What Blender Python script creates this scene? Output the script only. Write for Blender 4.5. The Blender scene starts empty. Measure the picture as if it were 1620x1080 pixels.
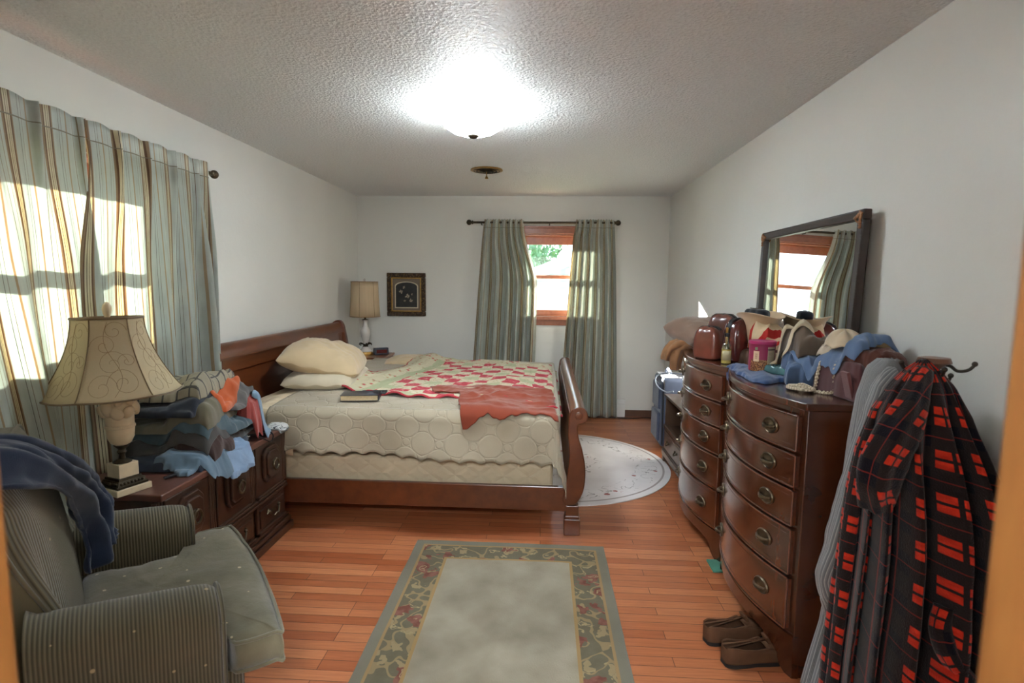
import bpy, math, random
import numpy as np
from mathutils import Vector, Matrix, Euler

S = bpy.context.scene
COL = S.collection
PI = math.pi

# ------------------------------------------------------------ camera, world, sun, exposure
def make_camera():
    f, pi, ya, ro, h = 878.19, .1042, .0568, .0106, 1.4835
    F = Vector((-math.sin(ya)*math.cos(pi), math.cos(ya)*math.cos(pi), -math.sin(pi)))
    R = F.cross(Vector((0, 0, 1))).normalized(); U = R.cross(F)
    c, s = math.cos(ro), math.sin(ro)
    R2 = c*R + s*U; U2 = c*U - s*R
    cd = bpy.data.cameras.new('camera'); co = bpy.data.objects.new('camera', cd); COL.objects.link(co)
    M = Matrix((R2, U2, -F)).transposed().to_4x4(); M.translation = Vector((0, 0, h))
    co.matrix_world = M
    cd.sensor_width = 36; cd.lens = f/1620*36; cd.clip_start = .02; cd.clip_end = 200
    cd.dof.use_dof = True; cd.dof.focus_distance = 3.4; cd.dof.aperture_fstop = 3.5
    S.camera = co
make_camera()
S.view_settings.view_transform = 'Standard'; S.view_settings.look = 'None'
S.view_settings.gamma = 1; S.view_settings.use_curve_mapping = False
S.view_settings.exposure = 1.12

def make_world():
    w = bpy.data.worlds.new('sky'); S.world = w; w.use_nodes = True
    nt = w.node_tree; nt.nodes.clear()
    o = nt.nodes.new('ShaderNodeOutputWorld'); b = nt.nodes.new('ShaderNodeBackground')
    b.inputs[0].default_value = (.72, .86, 1, 1); b.inputs[1].default_value = 3.2
    nt.links.new(b.outputs[0], o.inputs[0])
make_world()

def make_sun():
    l = bpy.data.lights.new('sun', 'SUN'); l.energy = 62; l.angle = .009; l.color = (1, .97, .92)
    o = bpy.data.objects.new('sun', l); COL.objects.link(o)
    o.rotation_euler = Vector((.695, -.755, -.312)).to_track_quat('-Z', 'Y').to_euler()
    o.location = (-8, 14, 6)
make_sun()
LAMP_BOWL = 34.0      # radiance of the ceiling lamp's glass
LAMP_BULB = 5.0      # bulbs between the glass and the ceiling, watts
HALL_FILL_W = 105.0         # unseen fill light added in the hall behind the camera, watts

# ------------------------------------------------------------ numbers
XL, XR, YB, YF, ZC = -2.113, 1.354, 6.24, .45, 2.44

def C(r, g, b):
    def f(c):
        c /= 255.0
        return c/12.92 if c <= .04045 else ((c+.055)/1.055)**2.4
    return (f(r), f(g), f(b), 1)

# ------------------------------------------------------------ node expressions
class N:
    """a socket or a number in one node tree, with arithmetic"""
    def __init__(s, nt, v): s.nt, s.v = nt, v
    def op(s, o, *a, clamp=False):
        n = s.nt.nodes.new('ShaderNodeMath'); n.operation = o; n.use_clamp = clamp
        for i, x in enumerate((s,)+a):
            x = x.v if isinstance(x, N) else x
            if isinstance(x, (int, float)): n.inputs[i].default_value = x
            else: s.nt.links.new(x, n.inputs[i])
        return N(s.nt, n.outputs[0])
    def __add__(s, o): return s.op('ADD', o)
    def __sub__(s, o): return s.op('SUBTRACT', o)
    def __mul__(s, o): return s.op('MULTIPLY', o)
    def __truediv__(s, o): return s.op('DIVIDE', o)
    def fract(s): return s.op('FRACT')
    def floor(s): return s.op('FLOOR')
    def abs(s): return s.op('ABSOLUTE')
    def sin(s): return s.op('SINE')
    def lt(s, o): return s.op('LESS_THAN', o)
    def gt(s, o): return s.op('GREATER_THAN', o)
    def max(s, o): return s.op('MAXIMUM', o)
    def min(s, o): return s.op('MINIMUM', o)
    def sqrt(s): return s.op('SQRT')
    def mod(s, o): return s.op('FLOORED_MODULO', o)
    def inside(s, a, b): return s.gt(a)*s.lt(b)
    def tri(s, p): return ((s/p).fract()-.5).abs()*2       # triangle wave, 1 at multiples of p

class Mat:
    def __init__(s, name, col=(.5, .5, .5, 1), rough=.6, metal=0, spec=.4):
        m = bpy.data.materials.new(name); s.m = m; m.use_nodes = True
        s.nt = m.node_tree; s.p = s.nt.nodes['Principled BSDF']; s.out = s.nt.nodes['Material Output']
        s.p.inputs['Base Color'].default_value = col
        s.p.inputs['Roughness'].default_value = rough; s.p.inputs['Metallic'].default_value = metal
        s.p.inputs['Specular IOR Level'].default_value = spec
        s.tc = s.nt.nodes.new('ShaderNodeTexCoord')
    def link(s, a, b): s.nt.links.new(a.v if isinstance(a, N) else a, b)
    def coord(s, which, scale=(1, 1, 1), rot=(0, 0, 0)):
        mp = s.nt.nodes.new('ShaderNodeMapping'); mp.inputs['Scale'].default_value = scale
        mp.inputs['Rotation'].default_value = rot
        s.link(s.tc.outputs[which], mp.inputs[0]); return mp.outputs[0]
    def xyz(s, which='UV', rot=0):
        n = s.nt.nodes.new('ShaderNodeSeparateXYZ'); s.link(s.coord(which, rot=(0, 0, rot)), n.inputs[0])
        return [N(s.nt, n.outputs[i]) for i in range(3)]
    def noise(s, which='Object', scale=8, stretch=(1, 1, 1), detail=3, rough=.5, out=0):
        n = s.nt.nodes.new('ShaderNodeTexNoise'); n.inputs['Scale'].default_value = scale
        n.inputs['Detail'].default_value = detail; n.inputs['Roughness'].default_value = rough
        s.link(s.coord(which, stretch), n.inputs['Vector']); return N(s.nt, n.outputs[out])
    def voro(s, which='Object', scale=8, stretch=(1, 1, 1), rand=1, out='Distance'):
        n = s.nt.nodes.new('ShaderNodeTexVoronoi'); n.inputs['Scale'].default_value = scale
        n.inputs['Randomness'].default_value = rand
        s.link(s.coord(which, stretch), n.inputs['Vector']); return N(s.nt, n.outputs[out])
    def ramp(s, fac, stops, interp='LINEAR'):
        n = s.nt.nodes.new('ShaderNodeValToRGB'); n.color_ramp.interpolation = interp
        el = n.color_ramp.elements
        while len(el) < len(stops): el.new(.5)
        for e, (p, c) in zip(el, stops): e.position = p; e.color = c
        s.link(fac, n.inputs[0]); return n.outputs[0]
    def mix(s, fac, a, b, mode='MIX'):
        n = s.nt.nodes.new('ShaderNodeMix'); n.data_type = 'RGBA'; n.blend_type = mode
        for i, x in ((0, fac), (6, a), (7, b)):
            x = x.v if isinstance(x, N) else x
            if isinstance(x, (int, float, tuple)): n.inputs[i].default_value = x
            else: s.nt.links.new(x, n.inputs[i])
        return n.outputs[2]
    def color(s, c): s.link(c, s.p.inputs['Base Color']); s.c = c; return s
    def bump(s, h, dist=.01, strength=1):
        n = s.nt.nodes.new('ShaderNodeBump'); n.inputs['Strength'].default_value = strength
        n.inputs['Distance'].default_value = dist; s.link(h, n.inputs['Height'])
        s.link(n.outputs[0], s.p.inputs['Normal']); s.bn = n.outputs[0]; return s
    def translucent(s, col, fac):
        t = s.nt.nodes.new('ShaderNodeBsdfTranslucent'); x = s.nt.nodes.new('ShaderNodeMixShader')
        if isinstance(col, tuple): t.inputs[0].default_value = col
        else: s.link(col, t.inputs[0])
        if isinstance(fac, (int, float)): x.inputs[0].default_value = fac
        else: s.link(fac, x.inputs[0])
        s.nt.links.new(s.p.outputs[0], x.inputs[1]); s.nt.links.new(t.outputs[0], x.inputs[2])
        s.nt.links.new(x.outputs[0], s.out.inputs[0]); return s

def dark(c, k): return (c[0]*k, c[1]*k, c[2]*k, 1)

def plain(name, col, rough=.6, metal=0, spec=.4, var=.12, vscale=6, bump=0, bscale=300, coat=0):
    m = Mat(name, col, rough, metal, spec)
    if var: m.color(m.ramp(m.noise('Object', vscale), [(.3, dark(col, 1-var)), (.7, dark(col, 1+var))]))
    if bump: m.bump(m.noise('Object', bscale, detail=2), .002, bump)
    if coat: m.p.inputs['Coat Weight'].default_value = coat; m.p.inputs['Coat Roughness'].default_value = .15
    return m.m

def cloth(name, col, rough=.85, bscale=500, bump=.35, var=.15, vscale=9, sheen=.3):
    m = Mat(name, col, rough, 0, .2)
    m.color(m.ramp(m.noise('Object', vscale, detail=4), [(.3, dark(col, 1-var)), (.7, dark(col, 1+var))]))
    m.bump(m.noise('Object', bscale, detail=1), .0015, bump)
    m.p.inputs['Sheen Weight'].default_value = sheen
    return m.m

def wood(name, c1, c2, rough=.3, stretch=(1, 1, 8), scale=6, coat=.3, bump=.05):
    m = Mat(name, c1, rough, 0, .5)
    g = m.noise('Object', scale, stretch, 5, .6); g2 = m.noise('Object', 1.6, (1, 1, 1), 2)
    m.color(m.ramp((g*.75+g2*.25), [(.3, c1), (.5, tuple((a+b)/2 for a, b in zip(c1, c2))), (.7, c2)]))
    m.bump(g, .001, bump)
    m.p.inputs['Coat Weight'].default_value = coat; m.p.inputs['Coat Roughness'].default_value = .18
    return m.m

# ------------------------------------------------------------ array noise
def _h(ix, iy, iz, seed):
    n = (ix.astype(np.int64)*374761393 + iy.astype(np.int64)*668265263 + iz.astype(np.int64)*2147483647 + seed*974711) & 0xffffffff
    n = ((n ^ (n >> 13))*1274126177) & 0xffffffff
    n = n ^ (n >> 16)
    return (n & 0xffff)/65535.0
def vn(x, y, z=0, seed=0):
    x, y, z = np.broadcast_arrays(np.asarray(x, float), np.asarray(y, float), np.asarray(z, float))
    ix, iy, iz = np.floor(x), np.floor(y), np.floor(z)
    fx, fy, fz = x-ix, y-iy, z-iz
    s = lambda t: t*t*t*(t*(t*6-15)+10)
    fx, fy, fz = s(fx), s(fy), s(fz)
    r = 0
    for a in (0, 1):
        for b in (0, 1):
            for c in (0, 1):
                r = r + _h(ix+a, iy+b, iz+c, seed)*(fx if a else 1-fx)*(fy if b else 1-fy)*(fz if c else 1-fz)
    return r*2-1
def fbm(x, y, z=0, seed=0, o=3):
    r, a, t = 0, 1, 0
    for i in range(o):
        r = r + a*vn(x*2**i, y*2**i, np.asarray(z)*2**i, seed+i*17); t += a; a *= .5
    return r/t
def wrinkle(x, y, ang, sx, sy, seed):
    """creases running along direction ang; about -1..1"""
    c, s = math.cos(ang), math.sin(ang)
    w = .8*vn(x*4, y*4, 0, seed+5)
    a = (c*x+s*y)/sx + w*.6; b = (-s*x+c*y)/sy + w
    return (1-np.abs(vn(a, b, 0, seed))*2) * .6 + .4*fbm(a*1.7, b*2.1, 0, seed+9)
def ss(a, b, x):
    t = np.clip((x-a)/(b-a), 0, 1); return t*t*(3-2*t)

# ------------------------------------------------------------ mesh builder
WM = {}
class MB:
    def __init__(s): s.v, s.f, s.uv, s.mi = [], [], [], []
    def add(s, vs, fs, uv=None, m=0):
        b = len(s.v)
        s.v += [tuple(map(float, p)) for p in vs]; s.f += [tuple(b+i for i in f) for f in fs]
        s.uv += [tuple(map(float, q)) for q in uv] if uv is not None else [(p[0]+p[1]*.37, p[2]+p[1]*.61) for p in vs]
        s.mi += [m]*len(fs); return s
    def box(s, c, d, m=0, rot=None):
        vs = [Vector((sx*d[0]/2, sy*d[1]/2, sz*d[2]/2)) for sx in (-1, 1) for sy in (-1, 1) for sz in (-1, 1)]
        if rot: R = Euler(rot).to_matrix(); vs = [R @ v for v in vs]
        vs = [v+Vector(c) for v in vs]
        return s.add(vs, [(0, 1, 3, 2), (4, 6, 7, 5), (0, 4, 5, 1), (2, 3, 7, 6), (0, 2, 6, 4), (1, 5, 7, 3)], None, m)
    def bx(s, x0, x1, y0, y1, z0, z1, m=0):
        return s.box(((x0+x1)/2, (y0+y1)/2, (z0+z1)/2), (x1-x0, y1-y0, z1-z0), m)
    def grid(s, P, UV=None, cu=False, cv=False, m=0, flip=False):
        nu, nv = P.shape[:2]; fs = []
        for i in range(nu if cu else nu-1):
            for j in range(nv if cv else nv-1):
                a, b = i*nv+j, ((i+1) % nu)*nv+j; c, d = ((i+1) % nu)*nv+(j+1) % nv, i*nv+(j+1) % nv
                fs.append((a, d, c, b) if flip else (a, b, c, d))
        return s.add(P.reshape(-1, 3), fs, None if UV is None else UV.reshape(-1, 2), m)
    def slab(s, top, bot, UV, m=0):
        """closed sheet between two grids of equal size"""
        nu, nv = top.shape[:2]; n = nu*nv; fs = []
        for i in range(nu-1):
            for j in range(nv-1):
                a, b, c, d = i*nv+j, (i+1)*nv+j, (i+1)*nv+j+1, i*nv+j+1
                fs += [(a, b, c, d), (n+a, n+d, n+c, n+b)]
        ring = [(i, 0) for i in range(nu)] + [(nu-1, j) for j in range(1, nv)] + [(i, nv-1) for i in range(nu-2, -1, -1)] + [(0, j) for j in range(nv-2, 0, -1)]
        for k in range(len(ring)):
            a = ring[k]; b = ring[(k+1) % len(ring)]; a = a[0]*nv+a[1]; b = b[0]*nv+b[1]
            fs.append((b, a, n+a, n+b))
        return s.add(np.concatenate([top.reshape(-1, 3), bot.reshape(-1, 3)]), fs, np.concatenate([UV.reshape(-1, 2)]*2), m)
    def lathe(s, prof, n=32, c=(0, 0, 0), m=0, sx=1, sy=1, wob=None):
        P = np.zeros((len(prof), n, 3)); UV = np.zeros((len(prof), n, 2)); L = 0
        for i, (r, z) in enumerate(prof):
            if i: L += math.dist(prof[i], prof[i-1])
            for j in range(n):
                a = 2*PI*j/n; rr = max(r, 1e-4)*(wob(a, z) if wob else 1)
                P[i, j] = (c[0]+rr*sx*math.cos(a), c[1]+rr*sy*math.sin(a), c[2]+z); UV[i, j] = (a*.2, L)
        s.grid(P, UV, cv=True, m=m, flip=True)
        b = len(s.v)-len(prof)*n
        s.f.append(tuple(b+n-1-j for j in range(n))); s.f.append(tuple(b+(len(prof)-1)*n+j for j in range(n))); s.mi += [m, m]
        return s
    def tube(s, path, r, n=8, closed=False, m=0, flat=1):
        path = [Vector(p) for p in path]; k = len(path); P = np.zeros((k, n, 3)); UV = np.zeros((k, n, 2)); L = 0
        up = Vector((0, 0, 1))
        for i, p in enumerate(path):
            a = path[(i-1) % k] if (closed or i) else p; b = path[(i+1) % k] if (closed or i < k-1) else p
            t = (b-a).normalized() if (b-a).length > 1e-9 else Vector((0, 0, 1))
            if abs(t.dot(up)) > .98: up = Vector((1, 0, 0)) if abs(t.x) < .9 else Vector((0, 1, 0))
            x = t.cross(up).normalized(); y = x.cross(t); up = y
            ri = r[i] if hasattr(r, '__len__') else r
            if i: L += (p-path[i-1]).length
            for j in range(n):
                q = p + x*(ri*math.cos(2*PI*j/n)) + y*(ri*flat*math.sin(2*PI*j/n)); P[i, j] = q; UV[i, j] = (2*PI*ri*j/n, L)
        s.grid(P, UV, cu=closed, cv=True, m=m)
        if not closed:
            b = len(s.v)-k*n
            s.f.append(tuple(b+j for j in range(n))); s.f.append(tuple(b+(k-1)*n+n-1-j for j in range(n))); s.mi += [m, m]
        return s
    def loft(s, rings, UV=None, m=0, caps=True):
        P = np.array(rings, float); k, n = P.shape[:2]
        if UV is None:
            UV = np.zeros((k, n, 2))
            seg = np.linalg.norm(np.roll(P, -1, 1)-P, axis=2); mid = seg[k//2]
            UV[:, :, 0] = np.concatenate([[0], np.cumsum(mid)[:-1]])[None]
            UV[:, :, 1] = np.concatenate([[0], np.cumsum(np.linalg.norm(np.diff(P.mean(1), axis=0), axis=1))])[:, None]
        s.grid(P, UV, cv=True, m=m)
        if caps:
            b = len(s.v)-k*n
            s.f.append(tuple(b+j for j in range(n))); s.f.append(tuple(b+(k-1)*n+n-1-j for j in range(n))); s.mi += [m, m]
        return s
    def prism(s, poly, a0, a1, axis='z', m=0):
        """polygon extruded along an axis: z -> (x,y), y -> (x,z), x -> (y,z)"""
        k = len(poly)
        put = {'z': lambda p, a: (p[0], p[1], a), 'y': lambda p, a: (p[0], a, p[1]), 'x': lambda p, a: (a, p[0], p[1])}[axis]
        vs = [put(p, a0) for p in poly]+[put(p, a1) for p in poly]
        fs = [tuple(range(k)), tuple(range(2*k-1, k-1, -1))]+[(i, k+i, k+(i+1) % k, (i+1) % k) for i in range(k)]
        return s.add(vs, fs, None, m)
    def ball(s, c, r, n=16, m=0, rot=None):
        P = np.zeros((n+1, 2*n, 3)); R = Euler(rot).to_matrix() if rot else None
        r = r if hasattr(r, '__len__') else (r, r, r)
        for i in range(n+1):
            th = max(1e-3, min(PI-1e-3, PI*i/n))
            for j in range(2*n):
                a = PI*j/n; q = Vector((r[0]*math.sin(th)*math.cos(a), r[1]*math.sin(th)*math.sin(a), r[2]*math.cos(th)))
                if R: q = R @ q
                P[i, j] = q+Vector(c)
        s.grid(P, None, cv=True, m=m); return s
    def build(s, name, mats, parent=None, origin=None, smooth=40, bevel=0, seg=2, sub=0, solid=0, fixn=True):
        me = bpy.data.meshes.new(name)
        V = np.array(s.v, float)
        if parent is not None and origin is None: I = WM[parent].inverted(); WM_self = WM[parent]
        else:
            o = Vector(origin) if origin is not None else Vector((V[:, 0].mean(), V[:, 1].mean(), V[:, 2].min()))
            I = Matrix.Translation(-o); WM_self = Matrix.Translation(o)
        I = np.array(I); V = V @ I[:3, :3].T + I[:3, 3]
        me.from_pydata(V.tolist(), [], s.f)
        if fixn:
            import bmesh
            bm = bmesh.new(); bm.from_mesh(me); bmesh.ops.recalc_face_normals(bm, faces=bm.faces); bm.to_mesh(me); bm.free()
        ul = me.uv_layers.new(name='UVMap'); li = np.zeros(len(me.loops), np.int32); me.loops.foreach_get('vertex_index', li)
        ul.data.foreach_set('uv', np.array(s.uv, np.float32)[li].ravel())
        mats = mats if isinstance(mats, (list, tuple)) else [mats]
        for m in mats: me.materials.append(m)
        if len(mats) > 1: me.polygons.foreach_set('material_index', np.array(s.mi, np.int32))
        if smooth:
            me.polygons.foreach_set('use_smooth', [True]*len(me.polygons))
            if smooth < 180: me.set_sharp_from_angle(angle=math.radians(smooth))
        o = bpy.data.objects.new(name, me); COL.objects.link(o)
        if solid:
            md = o.modifiers.new('thickness', 'SOLIDIFY'); md.thickness = abs(solid); md.offset = 0 if solid > 0 else -1
        if bevel:
            md = o.modifiers.new('bevel', 'BEVEL'); md.width = bevel; md.segments = seg; md.limit_method = 'ANGLE'; md.angle_limit = .6
        if sub:
            md = o.modifiers.new('subd', 'SUBSURF'); md.levels = sub; md.render_levels = sub
        if parent is not None: o.parent = parent
        else: o.location = WM_self.translation
        WM[o] = WM_self
        return o

def moved(bm, rot, to):
    R = Euler(rot).to_matrix(); bm.v = [tuple(R @ Vector(p)+Vector(to)) for p in bm.v]; return bm

def thing(name, label, cat, loc, rz=0, group=None):
    o = bpy.data.objects.new(name, None); COL.objects.link(o); o.empty_display_size = .1
    o.location = loc; o.rotation_euler = (0, 0, rz)
    WM[o] = Matrix.Translation(loc) @ Matrix.Rotation(rz, 4, 'Z')
    return tag(o, label, cat, group)
def tag(o, label, cat, group=None, kind=None):
    o['label'] = label; o['category'] = cat
    if group: o['group'] = group
    if kind: o['kind'] = kind
    return o
def struct(o, label=None, cat=None):
    o['kind'] = 'structure'
    if label: o['label'] = label
    if cat: o['category'] = cat
    return o
def copy_tree(o, parent=None, same=False):
    c = o.copy(); COL.objects.link(c); WM[c] = WM[o]
    if parent is not None: c.parent = parent; c.matrix_parent_inverse = o.matrix_parent_inverse
    for ch in list(o.children): copy_tree(ch, c)
    return c

# ------------------------------------------------------------ materials
M = {}
def wall_mat(name, col):
    m = Mat(name, col, .42, 0, .45)
    m.color(m.ramp(m.noise('Object', 1.3), [(.3, dark(col, .97)), (.7, dark(col, 1.03))]))
    m.bump(m.noise('Object', 26, detail=3)*.7+m.noise('Object', 90, detail=2)*.3, .006, .22); return m.m
M['wall'] = wall_mat('wall_paint', C(221, 219, 212))
def ceiling_mat():
    c = C(236, 237, 236); m = Mat('ceiling_texture', c, .5, 0, .4)
    n = m.noise('Object', 78, detail=4, rough=.65); v = m.voro('Object', 64)
    m.color(m.ramp(n, [(.3, dark(c, .9)), (.7, dark(c, 1.06))]))
    m.bump(n*.9+v*.5, .02, .8); return m.m
M['ceiling'] = ceiling_mat()
def floor_mat():
    m = Mat('hardwood_floor', rough=.28, spec=.5)
    b = m.nt.nodes.new('ShaderNodeTexBrick')
    m.link(m.coord('Object'), b.inputs['Vector'])
    b.offset = .37; b.offset_frequency = 3; b.squash = 1
    b.inputs['Scale'].default_value = 1; b.inputs['Brick Width'].default_value = .85; b.inputs['Row Height'].default_value = .0572
    b.inputs['Mortar Size'].default_value = .0014; b.inputs['Mortar Smooth'].default_value = .2; b.inputs['Bias'].default_value = 0
    b.inputs['Color1'].default_value = C(172, 98, 60); b.inputs['Color2'].default_value = C(208, 140, 98); b.inputs['Mortar'].default_value = C(70, 32, 18)
    g = m.noise('Object', 7, (1, 14, 1), 5, .6); g2 = m.noise('Object', 1.1)
    col = m.mix(.55, b.outputs['Color'], m.ramp(g, [(.25, C(176, 130, 104)), (.75, C(255, 240, 224))]), 'MULTIPLY')
    m.color(col)
    m.bump(N(m.nt, b.outputs['Fac'])*(-1), .002, .5)
    m.link(m.noise('Object', 1.5, detail=1)*.08+.26, m.p.inputs['Roughness'])
    return m.m
M['floor'] = floor_mat()
M['trim'] = wood('trim_wood', C(92, 50, 26), C(140, 84, 46), .35, (1, 1, 6), 5)
M['jamb'] = wood('door_jamb_wood', C(108, 66, 28), C(140, 92, 46), .4, (4, 4, .6), 6, .1)
M['base'] = wood('baseboard_wood', C(84, 58, 44), C(104, 72, 54), .4, (6, 1, 1), 3, .1)
M['win'] = wood('window_wood', C(140, 80, 54), C(170, 104, 72), .35, (6, 6, 6), 4, .1)
M['maho'] = wood('mahogany', C(56, 27, 15), C(90, 46, 25), .24, (1, 6, 1), 3.2, .8, .02)
M['maho_drawer'] = wood('mahogany_drawer', C(66, 33, 19), C(104, 54, 30), .2, (1, 5, 1.2), 2.6, 1.0, .02)
M['cherry'] = wood('cherry_sleigh', C(78, 38, 20), C(110, 58, 30), .3, (5, 1, 5), 3, .4, .02)
M['walnut'] = wood('dark_walnut', C(44, 27, 19), C(72, 45, 31), .3, (3, 1, 5), 4, .4, .02)
M['walnut_top'] = wood('walnut_top', C(88, 52, 42), C(112, 70, 56), .34, (6, 1, 1), 3, .3, .02)
M['brass'] = plain('antique_brass', C(104, 92, 74), .32, .9, .5, .25, 30)
M['gold'] = plain('polished_brass', C(190, 150, 84), .3, .9, .5, .2, 20)
M['bronze'] = plain('dark_bronze', C(70, 60, 44), .42, .7, .5, .3, 40)
M['black'] = plain('black_plastic', C(22, 22, 25), .45, 0, .4, .1)
M['white'] = plain('white_enamel', C(226, 226, 222), .4, 0, .4, .03)
def glass_mat():
    m = Mat('window_glass'); t = m.nt.nodes.new('ShaderNodeBsdfTransparent'); g = m.nt.nodes.new('ShaderNodeBsdfGlossy')
    g.inputs['Roughness'].default_value = .02; x = m.nt.nodes.new('ShaderNodeMixShader'); x.inputs[0].default_value = .05
    t.inputs[0].default_value = (.97, .985, .98, 1)
    m.nt.links.new(t.outputs[0], x.inputs[1]); m.nt.links.new(g.outputs[0], x.inputs[2]); m.nt.links.new(x.outputs[0], m.out.inputs[0])
    n = m.noise('Object', 2); m.link(n*.02, g.inputs['Roughness']); return m.m
M['glass'] = glass_mat()
def stripe_mat(name, period=.205, tr=.42):
    """silky stripes: u in metres of cloth, v = height below the heading in metres"""
    m = Mat(name, rough=.5, spec=.35); u, v, _ = m.xyz('UV')
    base, tan, brown, cream, dk = C(192, 198, 188), C(158, 134, 104), C(116, 90, 68), C(214, 204, 170), C(72, 56, 44)
    st = [(0, tan), (.04, brown), (.07, cream), (.105, dk), (.115, cream), (.15, dk), (.16, cream), (.19, brown), (.22, tan), (.25, base),
          (.40, dk), (.41, base), (.47, brown), (.48, base), (.60, C(172, 150, 118)), (.64, base), (.82, C(140, 124, 100)), (.83, base), (.92, C(150, 136, 110)), (.93, base)]
    col = m.ramp((u/period).fract(), st, 'CONSTANT')
    col = m.mix(.25, col, m.ramp(m.noise('UV', 40, (1, .15, 1), 3), [(.3, C(140, 140, 140)), (.7, C(255, 255, 255))]), 'MULTIPLY')
    m.color(col)
    m.bump(m.noise('UV', 9, (1, 3, 1), 3)*.7+m.noise('UV', 400, (.2, 1, 1), 1)*.3, .004, .35)
    head = v.lt(.085); col = m.mix((v-.086).abs().lt(.0025), col, C(132, 126, 108)); m.color(col)
    m.translucent(col, (head*(-.9)+1)*tr); return m.m
M['curtain'] = stripe_mat('striped_curtain', .225)
M['curtain_b'] = stripe_mat('striped_curtain_back', .2, .3)

# ------------------------------------------------------------ the room
def room():
    t = .16
    b = MB().bx(XL-t, XR+t, -1.9, YB+t, -.1, 0); struct(b.build('floor', M['floor'], origin=(0, 0, 0), smooth=0))
    b = MB().bx(XL-t, XR+t, -1.9, YB+t, ZC, ZC+.1); struct(b.build('ceiling', M['ceiling'], smooth=0))
    def holed(name, ax, a0, a1, p0, p1, h0, h1, z0, z1, zt=ZC):
        b = MB()
        def put(u0, u1, w0, w1):
            if ax == 'y': b.bx(p0, p1, u0, u1, w0, w1)
            else: b.bx(u0, u1, p0, p1, w0, w1)
        put(a0, h0, 0, zt); put(h1, a1, 0, zt); put(h0, h1, z1, zt)
        if z0 > 0: put(h0, h1, 0, z0)
        return struct(b.build(name, M['wall'], smooth=0))
    holed('wall_left', 'y', YF-.12, YB+t, XL-t, XL, 1.8, 3.02, 1.17, 2.06)
    holed('wall_back', 'x', XL, XR, YB, YB+t, -.45, .49, 1.12, 2.03)
    struct(MB().bx(XR, XR+t, YF-.12, YB+t, 0, ZC).build('wall_right', M['wall'], smooth=0))
    holed('wall_front', 'x', XL, XR, YF-.12, YF-.012, -.505, .395, 0, 2.1)
    # the hall the picture is taken from
    b = MB().bx(-1.1, -1.0, -1.8, YF-.12, 0, ZC).bx(1.0, 1.1, -1.8, YF-.12, 0, ZC).bx(-1.1, 1.1, -1.9, -1.8, 0, ZC)
    struct(b.build('wall_hall', M['wall'], smooth=0))
    # doorway lining and casing
    b = MB()
    b.bx(-.505, -.476, YF-.14, YF, 0, 2.1).bx(.361, .395, YF-.14, YF, 0, 2.1).bx(-.505, .395, YF-.14, YF, 2.07, 2.1)
    struct(b.build('door_1', M['jamb'], smooth=0, bevel=.004))
    b = MB().bx(-.565, -.495, YF-.012, YF+.006, 0, 2.16).bx(.385, .45, YF-.012, YF+.006, 0, 2.16).bx(-.495, .385, YF-.012, YF+.006, 2.09, 2.16)
    struct(b.build('trim_1', M['jamb'], smooth=0, bevel=.005))
    # baseboards
    struct(MB().bx(XL, .828, YB-.014, YB, 0, .075).bx(.93, XR, YB-.014, YB, 0, .075).build('baseboard_back', M['base'], smooth=0, bevel=.004))
    struct(MB().bx(XL, XL+.014, YF, YB-.014, 0, .075).build('baseboard_left', M['base'], smooth=0, bevel=.004))
    struct(MB().bx(XR-.014, XR, YF, YB-.014, 0, .075).build('baseboard_right', M['base'], smooth=0, bevel=.004))
room()

def window(name, ax, a0, a1, z0, z1, zm, wallp, sgn, trim):
    """double hung window in a wall; a = position along the wall, d = depth outwards from the room face"""
    def put(b, u0, u1, d0, d1, w0, w1):
        p, q = sorted((wallp+sgn*d0, wallp+sgn*d1))
        return b.bx(p, q, u0, u1, w0, w1) if ax == 'y' else b.bx(u0, u1, p, q, w0, w1)
    b = MB(); T = .075
    for u0, u1 in ((a0-T, a0), (a1, a1+T)): put(b, u0, u1, -.018, 0, z0-.06, z1+.06)
    put(b, a0-T, a1+T, -.02, 0, z1, z1+.065); put(b, a0-T-.02, a1+T+.02, -.028, 0, z1+.065, z1+.085)
    put(b, a0-T, a1+T, -.012, 0, z0-.1, z0-.04); put(b, a0-T-.02, a1+T+.02, -.04, .05, z0-.04, z0)
    put(b, a0, a0+.02, 0, .14, z0, z1); put(b, a1-.02, a1, 0, .14, z0, z1); put(b, a0, a1, 0, .14, z1-.02, z1); put(b, a0, a1, .05, .14, z0, z0+.015)
    f = struct(b.build(name, M['win'], smooth=0, bevel=.004))
    def sash(part, w0, w1, d, gl):
        s = MB(); r = .045
        for u0, u1 in ((a0+.02, a0+.02+r), (a1-.02-r, a1-.02)): put(s, u0, u1, d, d+.03, w0, w1)
        put(s, a0+.02, a1-.02, d, d+.03, w0, w0+gl[0]); put(s, a0+.02, a1-.02, d, d+.03, w1-gl[1], w1)
        so = s.build(part, M['win'], f, smooth=0, bevel=.003)
        g = MB(); put(g, a0+.02+r-.004, a1-.02-r+.004, d+.013, d+.017, w0+gl[0]-.004, w1-gl[1]+.004)
        g.build('pane', M['glass'], so, smooth=0)
    sash('lower_sash', z0+.015, zm+.02, .06, (.055, .035)); sash('upper_sash', zm-.02, z1-.02, .095, (.035, .09))
    return f
window('window_1', 'y', 1.8, 3.02, 1.17, 2.06, 1.58, XL, -1, 1)
window('window_2', 'x', -.45, .49, 1.12, 2.03, 1.56, YB, 1, 1)

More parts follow.
